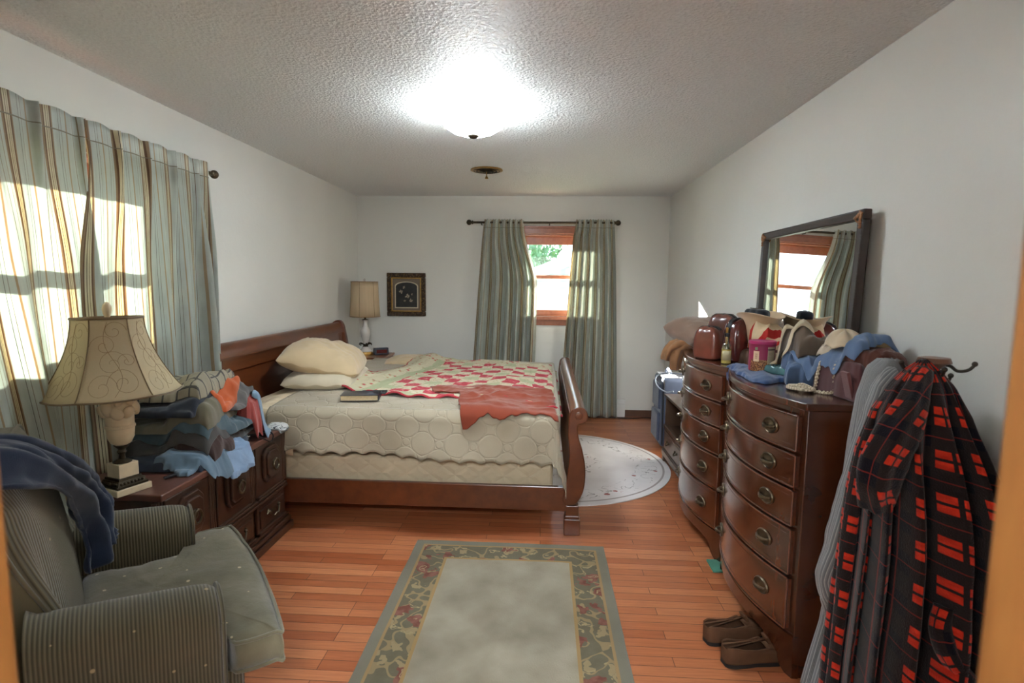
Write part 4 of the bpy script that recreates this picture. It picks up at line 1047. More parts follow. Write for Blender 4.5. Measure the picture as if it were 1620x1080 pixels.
    pic = Mat('flower_picture', rough=.35); n = pic.noise('Object', 6, detail=3)
    pic.color(pic.ramp(n, [(.35, C(22, 22, 24)), (.7, C(56, 54, 52))]))
    MB().prism([(px+a, pz+q) for a, q in arch], y-.016, y-.013, 'y').build('painting', pic.m, T, smooth=0)
    rnd = random.Random(5); b = MB()
    for cx, cz, r in ((-.062, .03, .026), (.014, -.018, .034), (-.03, .082, .018), (.05, -.068, .024), (-.02, -.07, .016), (.062, .004, .012)):
        for k in range(6):
            a = k*PI/3+rnd.random(); l = r*rnd.uniform(.7, 1.1)
            pp = [(px+cx+l*u*math.cos(a)-l*w_*math.sin(a), pz+cz+l*u*math.sin(a)+l*w_*math.cos(a)) for u, w_ in ((.1, 0), (.5, -.28), (1, 0), (.5, .28))]
            b.prism(pp, y-.0166, y-.0158, 'y')
    b.build('painted_flowers', plain('pale_petals', C(176, 160, 140), .5, 0, .3, .25, 40), T, smooth=0)
    T = thing('wall_box', 'white metal box standing on the floor against the back wall beside the curtain', 'wall box', (.88, YB-.03, 0))
    MB().bx(.832, .928, YB-.055, YB-.001, 0, .15).build('housing', M['white'], T, smooth=0, bevel=.004); MB().bx(.826, .93, YB-.06, YB-.001, .15, .205).build('cap', M['white'], T, smooth=0, bevel=.006)
    o = MB().tube(sleigh_curve([(.3, 6.12, .006), (.55, 6.14, .006), (.8, 6.13, .006), (1.0, 6.12, .006), (1.15, 6.16, .006), (1.32, 6.15, .006)], 60), .006, 8).build('floor_cord', M['black'])
    tag(o, 'thin black cord lying on the floor along the back wall', 'cord')
far_corner()

# ------------------------------------------------------------ bow-front chests
XB, XC, BULGE, ZT = 1.325, .957, .088, 1.064
def bow(y, y0, y1, off=0):
    c, h = (y0+y1)/2, (y1-y0)/2
    return XC - BULGE*(1-((y-c)/h)**2) - off
def chest(y0, y1, label):
    T = thing('bow_front_chest', label, 'chest of drawers', ((XC+XB)/2, (y0+y1)/2, 0), 0, 'pair of bow front chests on the right')
    w, wd = M['maho'], M['maho_drawer']
    ys = np.linspace(y0+.012, y1-.012, 28)
    b = MB(); b.prism([(float(bow(y, y0, y1))+.012, float(y)) for y in ys]+[(XB-.01, y1-.012), (XB-.01, y0+.012)], .15, ZT-.028)
    b.build('case', w, T, smooth=25, bevel=.003)
    ys = np.linspace(y0, y1, 32)
    MB().prism([(float(bow(y, y0, y1))-.006, float(y)) for y in ys]+[(XB, y1), (XB, y0)], ZT-.028, ZT).build('top', w, T, smooth=25, bevel=.005, seg=3)
    # apron with French feet
    ys = np.linspace(y0+.006, y1-.006, 49); h = (y1-y0)/2; c = (y0+y1)/2
    zb = [0 if abs(abs(y-c)-h) < .05 else float(.105-.105*math.exp(-(h-.05-abs(y-c))/.035)) for y in ys]
    top = np.array([[(float(bow(y, y0, y1))+dx, y, .165) for y in ys] for dx in (.002, .026)]); bot = np.array([[(float(bow(y, y0, y1))+dx+.006*(z < .02), y, z) for y, z in zip(ys, zb)] for dx in (.002, .026)])
    MB().slab(top, bot, np.zeros(top.shape[:2]+(2,))).build('apron', w, T, smooth=30)
    for y in (y0+.01, y1-.01):
        s = 1 if y < c else -1
        MB().prism([(XC+.004, 0), (XC+.05, 0), (XC+.075, .06), (XC+.13, .1), (XB-.09, .1), (XB-.06, .06), (XB-.045, 0), (XB-.012, 0), (XB-.012, .16), (XC+.004, .16)], y, y+s*.02, 'y').build('side_apron', w, T, smooth=0, bevel=.002)
    zs = [(.872, 1.012), (.735, .863), (.585, .726), (.395, .576), (.178, .386)]
    first = None
    for z0, z1 in zs:
        a, b_ = y0+.038, y1-.038; yy = np.linspace(a, b_, 26)
        f = np.array([[(float(bow(y, y0, y1))-.003, y, z) for y in yy] for z in (z0+.006, z1-.006)]); k = f.copy(); k[..., 0] += .02
        d = MB().slab(f, k, np.stack([np.tile(yy, (2, 1)), np.tile([[z0], [z1]], (1, 26))], -1))
        def bead(z, r=.0045): d.tube([(float(bow(y, y0, y1))-.003, y, z) for y in yy], r, 6)
        bead(z0+.004); bead(z1-.004)
        for y in (a, b_): d.tube([(float(bow(y, y0, y1))-.003, y, z0+.004), (float(bow(y, y0, y1))-.003, y, z1-.004)], .0035, 6)
        i0, i1 = a+.018, b_-.018; y2 = np.linspace(i0, i1, 24)
        for z in (z0+.024, z1-.024): d.tube([(float(bow(y, y0, y1))-.0028, y, z) for y in y2], .0012, 5)
        do = d.build('drawer', wd, T, smooth=35)
        for fy in (.2, .8):
            y = y0+fy*(y1-y0); e = .001; tx = (bow(y+e, y0, y1)-bow(y-e, y0, y1))/(2*e); ang = math.atan2(1, tx)-PI/2   # front normal
            q = Vector((float(bow(y, y0, y1))-.004, y, (z0+z1)/2)); Rz = Matrix.Rotation(ang, 4, 'Z')
            if first is None:
                m = MB()
                P = [(0, -.007), (.012, -.006), (.026, -.003), (.036, -.004), (.04, -.007), (.0435, -.004), (.0445, 0), (0, 0)]
                n = 32
                G = np.array([[(z, r*math.cos(t), r*.72*math.sin(t)) for t in np.linspace(0, 2*PI, n+1)[:-1]] for r, z in [(max(r, 1e-4), z) for r, z in P]])
                m.grid(G, None, cv=True)
                m.tube([(-.012-.012*math.sin(PI*i/14), -.03+.06*i/14, .001-.004*math.sin(PI*i/14)) for i in range(15)], [.004+.004*math.sin(PI*i/14) for i in range(15)], 8)
                for s in (-1, 1): m.ball((-.008, s*.031, 0), (.009, .006, .006), 6)
                m.v = [tuple(Matrix.Translation(q) @ Rz @ Vector(p)) for p in m.v]
                p = m.build('pull', M['brass'], do); first = (p, q, ang)
            else:
                p = first[0].copy(); COL.objects.link(p); p.parent = do
                p.location = q-first[1]; 
                # same mesh turned to the local slope of the bow, about its own seat
                R = Matrix.Rotation(ang-first[2], 4, 'Z'); s0 = first[1]-WM[do].translation
                p.matrix_local = Matrix.Translation(q-WM[do].translation) @ R @ Matrix.Translation(-s0)
    return T
chest(2.02, 2.865, 'nearer mahogany bow-front chest of five drawers, beside the hanging plaid robe')
chest(2.89, 3.735, 'farther mahogany bow-front chest of five drawers, the brown leather bags on top')
tag(MB().bx(.9, .985, 2.8, 2.925, .0005, .012).build('felt_pad', plain('green_felt', C(76, 130, 110), .9), smooth=0, bevel=.003), 'small green pad on the floor under the chest feet', 'pad')

def mirror():
    y0, y1, z0, z1 = 2.365, 3.485, ZT+.004, 1.80
    xt, xb = 1.320, 1.297; L = math.hypot(z1-z0, xt-xb); an = math.atan2(xt-xb, z1-z0)
    T = thing('wall_mirror', 'large rectangular mirror in a dark frame leaning on the wall above the chests', 'mirror', (xb, (y0+y1)/2, z0))
    R = Matrix.Translation((xb, 2.925, z0)) @ Matrix.Rotation(-.022, 4, 'Z') @ Matrix.Rotation(an, 4, 'Y') @ Matrix.Translation((0, -2.925, 0))
    def w(bm): bm.v = [tuple(R @ Vector(p)) for p in bm.v]; return bm
    fr = wood('mirror_frame', C(34, 21, 17), C(58, 37, 28), .42, (4, 1, 4), 5, .1); t = .042
    w(MB().bx(-.022, .012, y0, y1, L-t, L).bx(-.022, .012, y0, y1, 0, t).bx(-.022, .012, y0, y0+t, t, L-t).bx(-.022, .012, y1-t, y1, t, L-t)).build('frame', fr, T, smooth=0, bevel=.006, seg=3)
    b = MB(); q = t-.004; i = .006
    pts = [(y0+q, q), (y1-q, q), (y1-q, L-q), (y0+q, L-q)]
    for (a, c), (d, e) in zip(pts, pts[1:]+pts[:1]):
        b.tube([(-.019, a, c), (-.019, d, e)], .0045, 6)
    o = [(y0+i, i), (y1-i, i), (y1-i, L-i), (y0+i, L-i)]
    for (a, c), (d, e) in zip(o, o[1:]+o[:1]):
        n = int(math.dist((a, c), (d, e))/.012)
        for k in range(n): b.ball((-.02, a+(d-a)*k/n, c+(e-c)*k/n), (.004, .005, .005), 3)
    w(b).build('beaded_moulding', fr, T)
    for yy, zz in ((y0+.03, L-.03), (y1-.03, L-.03), (y0+.03, .03), (y1-.03, .03)):
        sy = 1 if yy < 2.9 else -1; sz = -1 if zz > .3 else 1; m = MB()
        for k in range(5): m.ball((-.024, yy+sy*(-.016+.011*k), zz-sz*.012*(1-k*.3)), (.006, .012, .007), 5, rot=(.7*k, 0, 0))
        for k in range(4): m.ball((-.024, yy-sy*.012, zz+sz*(.008+.012*k)), (.006, .007, .011), 5, rot=(-.5*k, 0, 0))
        m.tube([(-.026, yy+sy*.022*math.cos(u), zz+sz*.022*math.sin(u)) for u in np.linspace(0, 4.5, 14)], .004, 6)
        w(m).build('corner_ornament', plain('aged_gilt', C(150, 104, 72), .4, .6, .5, .2, 40), T, smooth=180)
    mm = Mat('mirror_silver', C(225, 228, 230), .015, 1, .5); mm.link(mm.noise('Object', 3)*.01+.008, mm.p.inputs['Roughness'])
    w(MB().bx(-.008, -.004, y0+t-.006, y1-t+.006, t-.006, L-t+.006)).build('mirror_glass', mm.m, T, smooth=0)
mirror()

# ------------------------------------------------------------ suitcase and small stand in the far right corner
def right_corner():
    T = thing('suitcase', 'dark blue upright suitcase standing in the far right corner by the wall', 'suitcase', (1.2, 5.12, 0))
    nv = cloth('navy_nylon', C(64, 72, 92), .6, 300, .3); bk = M['black']
    MB().bx(1.06, 1.325, 4.93, 5.3, .03, .66).build('shell', nv, T, bevel=.035, seg=4)
    MB().bx(1.035, 1.07, 4.97, 5.26, .08, .34).build('front_pocket', nv, T, bevel=.025, seg=3)
    MB().bx(1.04, 1.07, 4.97, 5.26, .37, .6).build('upper_pocket', nv, T, bevel=.025, seg=3)
    MB().tube([(1.075, 4.932, .06), (1.075, 4.932, .64)], .007).tube([(1.3, 4.932, .06), (1.3, 4.932, .64)], .007).build('piping', bk, T)
    MB().tube([(1.15, 5.02, .65), (1.15, 5.03, .7), (1.15, 5.07, .715), (1.15, 5.16, .715), (1.15, 5.2, .7), (1.15, 5.21, .65)], .014, 8).build('top_handle', plain('grey_rubber', C(150, 158, 178), .5), T)
    for y in (4.98, 5.25): moved(MB().lathe([(0, -.012), (.03, -.012), (.03, .012), (0, .012)], 16), (PI/2, 0, 0), (1.28, y, .03)).build('wheel', bk, T)
    tag(MB().bx(1.07, 1.2, 4.95, 5.24, .662, .672).build('paper_sheets', plain('white_paper', C(222, 224, 228), .7), smooth=0), 'white papers lying on top of the dark blue suitcase', 'papers')
    x0, x1, y0, y1, zt = 1.035, 1.335, 3.98, 4.66, .575
    T = thing('small_cabinet', 'small brown cabinet with an open shelf and one drawer beside the farther chest', 'cabinet', ((x0+x1)/2, (y0+y1)/2, 0))
    w = wood('cabinet_wood', C(60, 42, 30), C(84, 62, 46), .35, (1, 5, 1), 4)
    MB().bx(x0-.012, x1, y0-.012, y1+.012, zt-.022, zt).build('top', w, T, smooth=0, bevel=.005)
    b = MB().bx(x0, x1, y0, y0+.022, .06, zt-.022).bx(x0, x1, y1-.022, y1, .06, zt-.022).bx(x1-.015, x1, y0, y1, .06, zt-.022).bx(x0+.003, x1, y0, y1, .29, .31).bx(x0, x1, y0, y1, .08, .1)
    b.build('body', w, T, smooth=0, bevel=.002)
    MB().bx(x0-.01, x0+.02, y0, y1, .285, .318).bx(x0-.018, x1, y0-.01, y1+.01, .06, .105).bx(x0-.01, x1, y0-.004, y1+.004, .105, .12).build('moulding', w, T, smooth=0, bevel=.005)
    for sy in (y0+.01, y1-.05):
        MB().prism([(x0-.015, 0), (x0+.03, 0), (x0+.05, .06), (x0-.015, .06)], sy, sy+.04, 'y').build('foot', w, T, smooth=0, bevel=.004)
    d = MB().bx(x0-.008, x0+.012, y0+.03, y1-.03, .125, .28).bx(x0-.012, x0+.002, y0+.05, y1-.05, .145, .26).build('drawer', w, T, smooth=0, bevel=.004)
    for fy in (.3, .7):
        y = y0+fy*(y1-y0); m = MB().tube([(x0-.016-.018*math.sin(PI*i/12), y-.03+.06*i/12, .21-.02*math.sin(PI*i/12)) for i in range(13)], .005, 8)
        for s in (-1, 1): m.ball((x0-.014, y+s*.03, .21), .01, 6)
        m.build('pull', M['bronze'], d)
    tag(MB().tube(sleigh_curve([(1.09, 4.64, .6), (1.04, 4.7, .585), (.985, 4.8, .62), (.99, 4.85, .69), (1.07, 4.8, .73), (1.18, 4.7, .735), (1.28, 4.6, .7), (1.29, 4.5, .62), (1.26, 4.4, .582)], 80), .006, 8).build('cable_loop', plain('grey_cable', C(150, 158, 172), .4), origin=(1.15, 4.55, zt)), 'grey hose-like cable looping from the small cabinet over to the suitcase', 'cable')
    T = thing('glasses_case', 'small blue and white case lying on the small cabinet', 'case', (1.2, 4.25, zt))
    MB().bx(1.12, 1.28, 4.22, 4.29, zt+.0005, zt+.03).build('body', plain('pale_blue_plastic', C(150, 170, 205), .4), T, bevel=.012, seg=3)
    MB().bx(1.118, 1.282, 4.218, 4.292, zt+.013, zt+.017).build('seam', M['black'], T, smooth=0)
right_corner()

# ------------------------------------------------------------ things on the chests
def local(T):
    A = np.array(WM[T])
    def w(bm): bm.v = [tuple(p) for p in np.array(bm.v)@A[:3, :3].T+A[:3, 3]]; return bm
    return w
def toiletry_bag(loc, rz, size, mat, label, lean=0):
    T = thing('toiletry_bag', label, 'bag', loc, rz, 'leather bags on the farther chest'); w = local(T); L, D, H = size
    n = 28; rings = []
    for i, (f, zf) in enumerate([(.9, 0), (1, .04), (1.02, .3), (1, .6), (.93, .82), (.8, .93), (.55, .99), (.3, 1)]):
        ring = []
        for k in range(n):
            a = 2*PI*k/n; c, s = math.cos(a), math.sin(a); p = 5
            r = (abs(c)**p+abs(s)**p)**(-1/p)
            d = 1+.035*math.sin(3*a+i)+.02*math.sin(7*a-i*2)
            ring.append((f*r*c*L/2*d, f*r*s*D/2*d+lean*zf*H, zf*H+.004*math.sin(5*a)*(zf > .7)))
        rings.append(ring)
    w(MB().loft(rings)).build('body', mat, T, smooth=180, sub=1)
    path = [(-L*.51, .03*H), (-L*.525, .3*H), (-L*.515, .6*H), (-L*.48, .82*H), (-L*.41, .935*H), (-L*.28, .995*H), (0, 1.005*H), (L*.28, .995*H), (L*.41, .93*H)]
    b = MB().loft([[(x, y+lean*z, z+dz) for y, dz in ((-.013, .003), (.013, .003), (.013, -.006), (-.013, -.006))] for x, z in path])
    w(b).build('zipper_band', M['black'], T, smooth=40)
    w(MB().bx(-L*.545, -L*.525, -.008, .008, H*.48, H*.8).bx(-L*.55, -L*.53, -.006, .006, H*.42, H*.54)).build('zipper_pull', M['gold'], T, smooth=0, bevel=.002)
    return T
def clutter():
    z = ZT+.0008
    lb = plain('brown_leather', C(112, 58, 44), .28, 0, .5, .3, 9, .4, 160, coat=.4); lb2 = plain('brown_leather_b', C(96, 52, 42), .3, 0, .5, .3, 7, .4, 160, coat=.4)
    dk = plain('black_leather', C(40, 30, 32), .3, 0, .5, .3, 8, .4, 160, coat=.4)
    tp = cloth('taupe_satin', C(122, 98, 82), .55, 300, .2, .1)
    pillow('throw_cushion', (1.1, 3.82, 1.125), .46, .42, .22, .5, tp, 'taupe satin cushion at the far end of the farther chest, behind the leather bags', 'cushion', seed=5, tilt=(.15, .2), wr=.02)
    # tawny towel hanging off the far corner in two lobes
    b = MB()
    for k, pts, rad in ((1, [(1.1, 3.62, z+.02), (1.0, 3.68, z+.03), (.93, 3.735, z+.022), (.9, 3.77, z-.05), (.892, 3.775, z-.15)], [.012, .03, .036, .04, .034]), (2, [(1.06, 3.66, z+.03), (.96, 3.72, z+.045), (.88, 3.77, z+.01), (.845, 3.79, z-.05), (.835, 3.79, z-.09)], [.014, .03, .036, .034, .03])):
        pp = sleigh_curve(pts, 44); rr = np.interp(np.linspace(0, 1, len(pp)), np.linspace(0, 1, len(rad)), rad); n0 = len(b.v)
        b.tube(pp, list(rr), 24); V = np.array(b.v[n0:]); cc = np.repeat(np.array(pp), 24, 0); d = V-cc
        d = d*(1+.3*fbm(V[:, 0]*22, V[:, 1]*22, V[:, 2]*12, k)+.22*np.sin(np.arctan2(d[:, 1], d[:, 0])*5+k+V[:, 2]*9))[:, None]
        b.v[n0:] = [tuple(q) for q in cc+d]
    tag(b.build('towel', cloth('tawny_terry', C(134, 94, 62), .95, 240, .8, .25), smooth=180, origin=(.93, 3.75, .92)), 'tawny brown towel hanging over the far front corner of the farther chest', 'towel')
    toiletry_bag((.955, 3.24, z), -.75, (.15, .14, .185), lb, 'boxy brown leather toiletry bag nearest the front edge of the chest')
    toiletry_bag((1.075, 3.38, z), -.65, (.17, .15, .25), lb2, 'taller brown leather bag behind the boxy one, zip open')
    toiletry_bag((1.1, 3.14, z), .5, (.21, .12, .24), plain('red_black_leather', C(84, 34, 30), .22, 0, .5, .4, 5, .3, 120, coat=.6), 'glossy dark red and black bag behind the glass bottle')
    hf = HF(.84, 1.36, 2.0, 4.0, lambda X, Y: np.where((X > XC-BULGE*(1-((Y-np.where(Y < 2.878, 2.4425, 3.3125))/.4225)**2).clip(0)), z, z-.1))
    den = cloth('blue_denim', C(48, 74, 116), .85, 400, .4, .12)
    drape(hf, 'denim_jeans', (1.06, 2.67), .27, .5, -.06, .016, den, 'blue denim garment spread flat under the round nut can', seed=21, droop=1, wr=.012, wa=1.2, edge=.25)
    drape(hf, 'brown_purse', (1.16, 3.06), .2, .2, .2, .07, plain('brown_purse_leather', C(92, 66, 50), .4, 0, .4, .2, 8), 'slouchy brown leather pouch between the glass bottle and the nut can', 'bag', seed=22, droop=1, wr=.014)
    drape(hf, 'red_strap', (1.2, 2.96), .09, .3, .25, .012, cloth('orange_red_strap', C(176, 58, 36), .7), 'orange red fabric strap lying behind the nut can', 'strap', seed=33, droop=1, wr=.01)
    # bottle
    bx, by = .985, 3.03
    T = thing('glass_bottle', 'clear glass bottle of amber liquid with a black cap', 'bottle', (bx, by, z))
    gl = Mat('clear_glass'); q = [gl.nt.nodes.new('ShaderNode'+k) for k in ('BsdfTransparent', 'BsdfGlossy', 'MixShader')]; q[0].inputs[0].default_value = (.93, .96, .93, 1); q[1].inputs['Roughness'].default_value = .06
    gl.link((gl.noise('Object', 30)*.08+.1), q[2].inputs[0]); gl.link(q[0].outputs[0], q[2].inputs[1]); gl.link(q[1].outputs[0], q[2].inputs[2]); gl.link(q[2].outputs[0], gl.out.inputs[0])
    am = Mat('amber_liquid', C(214, 186, 96), .1, 0, .4); am.p.inputs['Transmission Weight'].default_value = .15; am.color(am.ramp(am.noise('Object', 30), [(.3, C(206, 176, 88)), (.7, C(222, 196, 112))]))
    MB().lathe([(0, 0), (.026, 0), (.0275, .004), (.0275, .09), (.022, .106), (.011, .118), (.010, .14), (.012, .142), (.012, .146), (0, .147)], 28, (bx, by, z)).build('glass', gl.m, T)
    MB().lathe([(0, .004), (.0245, .004), (.0247, .078), (0, .0785)], 28, (bx, by, z)).build('liquid', am.m, T)
    MB().lathe([(0, .146), (.014, .146), (.015, .15), (.014, .165), (0, .167)], 20, (bx, by, z)).build('cap', M['black'], T)
    MB().grid(np.array([[(bx+.0279*math.cos(a), by+.0279*math.sin(a), z+h) for h in (.022, .072)] for a in np.linspace(-2.7, -1.0, 12)])).build('label', plain('bottle_label', C(176, 164, 130), .6), T, solid=.0006)
    # nut can on the denim
    cx, cy = 1.045, 2.7; zc = float(hf.at(np.array([cx]), np.array([cy]))[0])-.004; r, H = .058, .135
    T = thing('nut_can', 'round can with a magenta lid and a nut picture on its label', 'can', (cx, cy, zc))
    nm = Mat('can_wrap', rough=.4); u, v, _ = nm.xyz('UV')           # u = angle, v = height share
    v1 = nm.voro('UV', 17, (2.2, 1, 1)); nut = nm.ramp(v1, [(.08, C(236, 208, 160)), (.3, C(200, 140, 80)), (.5, C(96, 50, 34))])
    mag = C(142, 34, 74); col = nm.mix(v.lt(.42)*u.inside(-2.9, -1.5), mag, nut)
    col = nm.mix(u.inside(-2.62, -2.15)*v.inside(.36, .74), col, C(222, 196, 160)); col = nm.mix(u.inside(-2.5, -2.27)*v.inside(.45, .66)*((v*26).fract().lt(.4)), col, C(150, 92, 74))
    col = nm.mix(u.inside(-2.5, -2.28)*v.inside(.78, .88), col, C(120, 150, 104))
    pn = u.inside(-1.5, -.75)*v.inside(.04, .9); col = nm.mix(pn, col, C(176, 164, 140)); col = nm.mix(pn*((v*22).fract().lt(.3))*u.inside(-1.44, -.82), col, C(104, 92, 80)); col = nm.mix(pn*v.inside(.78, .82), col, C(60, 50, 48))
    nm.color(col)
    an = np.linspace(-PI, PI, 65); G = np.array([[(cx+r*math.cos(a), cy+r*math.sin(a), zc+H*q) for q in (0, .96)] for a in an]); UV = np.array([[(a, q) for q in (0, 1)] for a in an])
    b = MB().grid(G, UV); b.add([(cx+r*math.cos(a), cy+r*math.sin(a), zc) for a in an[:-1]], [tuple(range(64))]); b.build('can_body', nm.m, T)
    MB().lathe([(0, H*.95), (r+.0025, H*.95), (r+.004, H*.97), (r+.003, H*1.05), (r-.003, H*1.06), (r-.006, H*1.045), (0, H*1.045)], 40, (cx, cy, zc)).build('lid', plain('magenta_lid', C(176, 44, 104), .35, 0, .5, .05), T)
    # cream bucket hat with a black pouch in it, striped canvas bag
    hx, hy = 1.185, 3.12; zz = z+.105
    cw = cloth('cream_canvas', C(200, 170, 136), .75, 420, .3, .1)
    b = MB(); G = []
    for rr, h in ((.03, 0), (.08, .003), (.094, .02), (.1, .06), (.106, .1), (.118, .13), (.134, .15), (.146, .158)):
        G.append([(hx+rr*(1+.05*math.sin(2*a+1)+.03*math.sin(5*a+h*20))*.8*math.cos(a), hy+rr*(1+.05*math.sin(2*a+1)+.03*math.sin(5*a+h*20))*1.1*math.sin(a), zz+h+.014*math.sin(2*a+.5)*(h > .1)) for a in np.linspace(0, 2*PI, 49)[:-1]])
    tag(MB().grid(np.array(G), None, cv=True).build('bucket_hat', cw, smooth=180, solid=.004, origin=(hx, hy, zz)), 'upturned cream canvas bucket hat on top of the bags, holding a black pouch', 'hat')
    T = thing('black_pouch', 'small black zipped pouch resting in the upturned cream hat', 'pouch', (hx-.01, hy+.02, zz+.118), .25); w = local(T)
    b = MB(); rings = []
    for i, x in enumerate(np.linspace(-.075, .075, 9)):
        f = .8+.2*math.sin(PI*i/8)**.4
        rings.append([(x, f*.035*math.copysign(abs(math.cos(a))**.5, math.cos(a))+.004*math.sin(i*2), .035+f*.036*math.copysign(abs(math.sin(a))**.5, math.sin(a))) for a in np.linspace(0, 2*PI, 25)[:-1]])
    bk = cloth('black_nylon', C(30, 32, 40), .5, 300, .4)
    R = Matrix.Rotation(PI/2, 4, 'Z'); b.loft(rings); b.v = [tuple(R @ Vector(p)) for p in b.v]; w(b).build('body', bk, T, smooth=180)
    w(MB().tube([(0, y, .0725) for y in np.linspace(-.06, .06, 8)], .0025, 6)).build('zipper', M['bronze'], T)
    drape(hf, 'support_bundle', (1.2, 3.1), .15, .18, 0, .03, cloth('dark_wrap', C(52, 44, 44), .8), 'dark cloth bundle under the upturned cream hat', seed=39, droop=1, wr=.008)
    sm = Mat('striped_canvas', rough=.85, spec=.2); u, v, _ = sm.xyz('UV'); sm.color(sm.mix(((v+.02)/.1).fract().lt(.3), sm.ramp(sm.noise('UV', 12), [(.3, C(186, 160, 124)), (.7, C(208, 184, 150))]), C(168, 40, 34))); sm.bump(sm.noise('Object', 300), .002, .4)
    drape(hf, 'canvas_bag', (1.21, 2.95), .2, .26, .1, .12, sm.m, 'beige canvas bag with bold red stripes at the foot of the mirror', 'bag', seed=23, droop=1, wr=.02, wa=.9)
    tag(MB().box((1.13, 2.74, ZT+.105), (.014, .2, .012), rot=(.04, 0, .35)).build('wooden_ruler', plain('ruler_wood', C(120, 84, 70), .5), smooth=0, bevel=.003), 'thin reddish wooden stick lying on the cloth pile just behind the nut can', 'stick')
    # the cloth heap on the nearer chest
    drape(hf, 'plastic_packet', (1.12, 2.58), .14, .16, .3, .03, plain('teal_plastic', C(60, 104, 108), .2, 0, .5, .3, 14, coat=.5), 'shiny teal plastic packet beside the nut can', 'packet', seed=24, droop=1, wr=.016, wl=(.06, .03))
    drape(hf, 'tote_bag', (1.225, 2.2), .2, .32, .06, .13, cloth('maroon_canvas', C(84, 44, 46), .85, 300, .4), 'maroon canvas tote bag slumped at the near end of the chest', 'bag', seed=25, droop=1, wr=.018, wa=1.3, k=.15)
    drape(hf, 'maroon_cloth', (1.24, 2.1), .16, .18, .2, .05, cloth('rust_maroon', C(96, 54, 44), .85), 'reddish brown cloth on the near right end of the tote bag', seed=26, droop=1, wr=.02)
    drape(hf, 'tan_cloth', (1.25, 2.22), .12, .16, -.2, .03, cloth('tan_cotton', C(176, 148, 112), .85), 'tan cloth tucked behind the reddish brown cloth', seed=36, droop=1, wr=.015)
    drape(hf, 'slate_sweater', (1.17, 2.5), .22, .3, -.3, .08, cloth('slate_jersey', C(84, 104, 136), .8), 'slate blue jersey body hanging in front of the tote bag', seed=27, droop=1, wr=.022, wa=.8, edge=.3)
    drape(hf, 'blue_trousers', (1.2, 2.3), .17, .42, .12, .03, cloth('slate_jersey_b', C(94, 116, 150), .8), 'slate blue sleeve-like garment lying across the top of the tote bag', seed=28, droop=1, wr=.016, wa=1.4, edge=.25)
    tpm = cloth('taupe_fleece', C(104, 90, 78), .9, 300, .3)
    drape(hf, 'taupe_cap', (1.2, 2.56), .2, .3, -.1, .07, tpm, 'taupe knitted garment with cream bands heaped below the mirror', seed=29, droop=1, wr=.05, wa=.5, wl=(.12, .055))
    crm = cloth('cream_trim', C(206, 188, 160), .8)
    drape(hf, 'cream_band', (1.12, 2.62), .03, .13, 1.2, .012, crm, 'cream knitted band lying across the taupe garment, nearest the can', 'band', seed=30, droop=1, wr=.006, blur=3)
    drape(hf, 'cream_band', (1.12, 2.5), .035, .12, 1.0, .012, crm, 'short cream label band at the near side of the taupe garment', 'band', seed=31, droop=1, wr=.006, blur=3)
    zb = float(hf.at(np.array([1.19]), np.array([2.44]))[0])
    def cap(x, y, r, lab, sd, mat):
        zz = float(hf.at(np.array([x]), np.array([y]), hf.blur(6))[0])-.012; G = []
        for i, th in enumerate(np.linspace(0, PI/2, 14)):
            G.append([(x+r*(1+.05*math.sin(3*a+sd)+.03*math.sin(7*a))*math.cos(th*.98)*math.cos(a), y+1.2*r*(1+.05*math.sin(3*a+sd))*math.cos(th*.98)*math.sin(a), zz+.95*r*math.sin(th)+.006*math.sin(6*a+sd)) for a in np.linspace(0, 2*PI, 41)[:-1]])
        tag(MB().grid(np.array(G), None, cv=True).build('knit_cap', mat, smooth=180, solid=-.004, origin=(x, y, zz)), lab, 'cap')
    cap(1.21, 2.4, .05, 'small ribbed cream cap nearer the mirror, left of the larger one', 1, cloth('ribbed_cream', C(206, 188, 164), .85, 260, .8)); cap(1.19, 2.26, .068, 'larger smooth cream cap on top of the slate blue garment', 2, cloth('cream_felt', C(214, 194, 164), .8, 500, .2))
    # rope handles and the cord heap
    ro = Mat('rope', C(212, 196, 170), .8); ro.bump(ro.noise('Object', 120), .003, .8); _, uu, _ = ro.xyz('UV'); ro.color(ro.ramp((uu*90).fract(), [(.1, C(170, 150, 122)), (.4, C(222, 206, 182))]))
    def rope(pts, r, n=90):
        pts = sleigh_curve(pts, n); b = MB()
        for k in range(2): b.tube([Vector(p)+Vector((.6*r*math.cos(i*.9+PI*k), .6*r*math.sin(i*.9+PI*k)*.6, .6*r*math.sin(i*.9+PI*k))) for i, p in enumerate(pts)], r*.62, 6)
        return b
    tote = [o for o in COL.objects if o.name.startswith('tote_bag')][0]
    b = rope([(1.17, 2.3, z+.14), (1.13, 2.3, z+.12), (1.115, 2.3, z+.06), (1.11, 2.3, z+.012), (1.08, 2.26, z+.008), (1.1, 2.2, z+.008), (1.13, 2.19, z+.02), (1.13, 2.2, z+.07), (1.135, 2.2, z+.12), (1.17, 2.2, z+.15)], .0065)
    b.build('rope_handle', ro.m, tote, smooth=180)
    MB().box((1.125, 2.09, z+.055), (.012, .05, .11), rot=(0, -.25, 0)).build('side_strap', cloth('maroon_strap', C(104, 60, 60), .8), tote, smooth=0, bevel=.004)
    rnd = random.Random(11); pts = []
    for i in range(46):
        a = i*1.15; rr = .02+.05*rnd.random(); pts.append((1.04+rr*math.cos(a)*.7, 2.275+rr*math.sin(a)*.9, z+.006+.022*(i/46)*(1-rr/.09)+.004*rnd.random()))
    tag(MB().tube(sleigh_curve(pts, 300), .0048, 6).build('cord_heap', ro.m, smooth=180, origin=(1.04, 2.275, z)), 'heap of cream cotton cord on the bare near top of the chest', 'cord')
clutter()

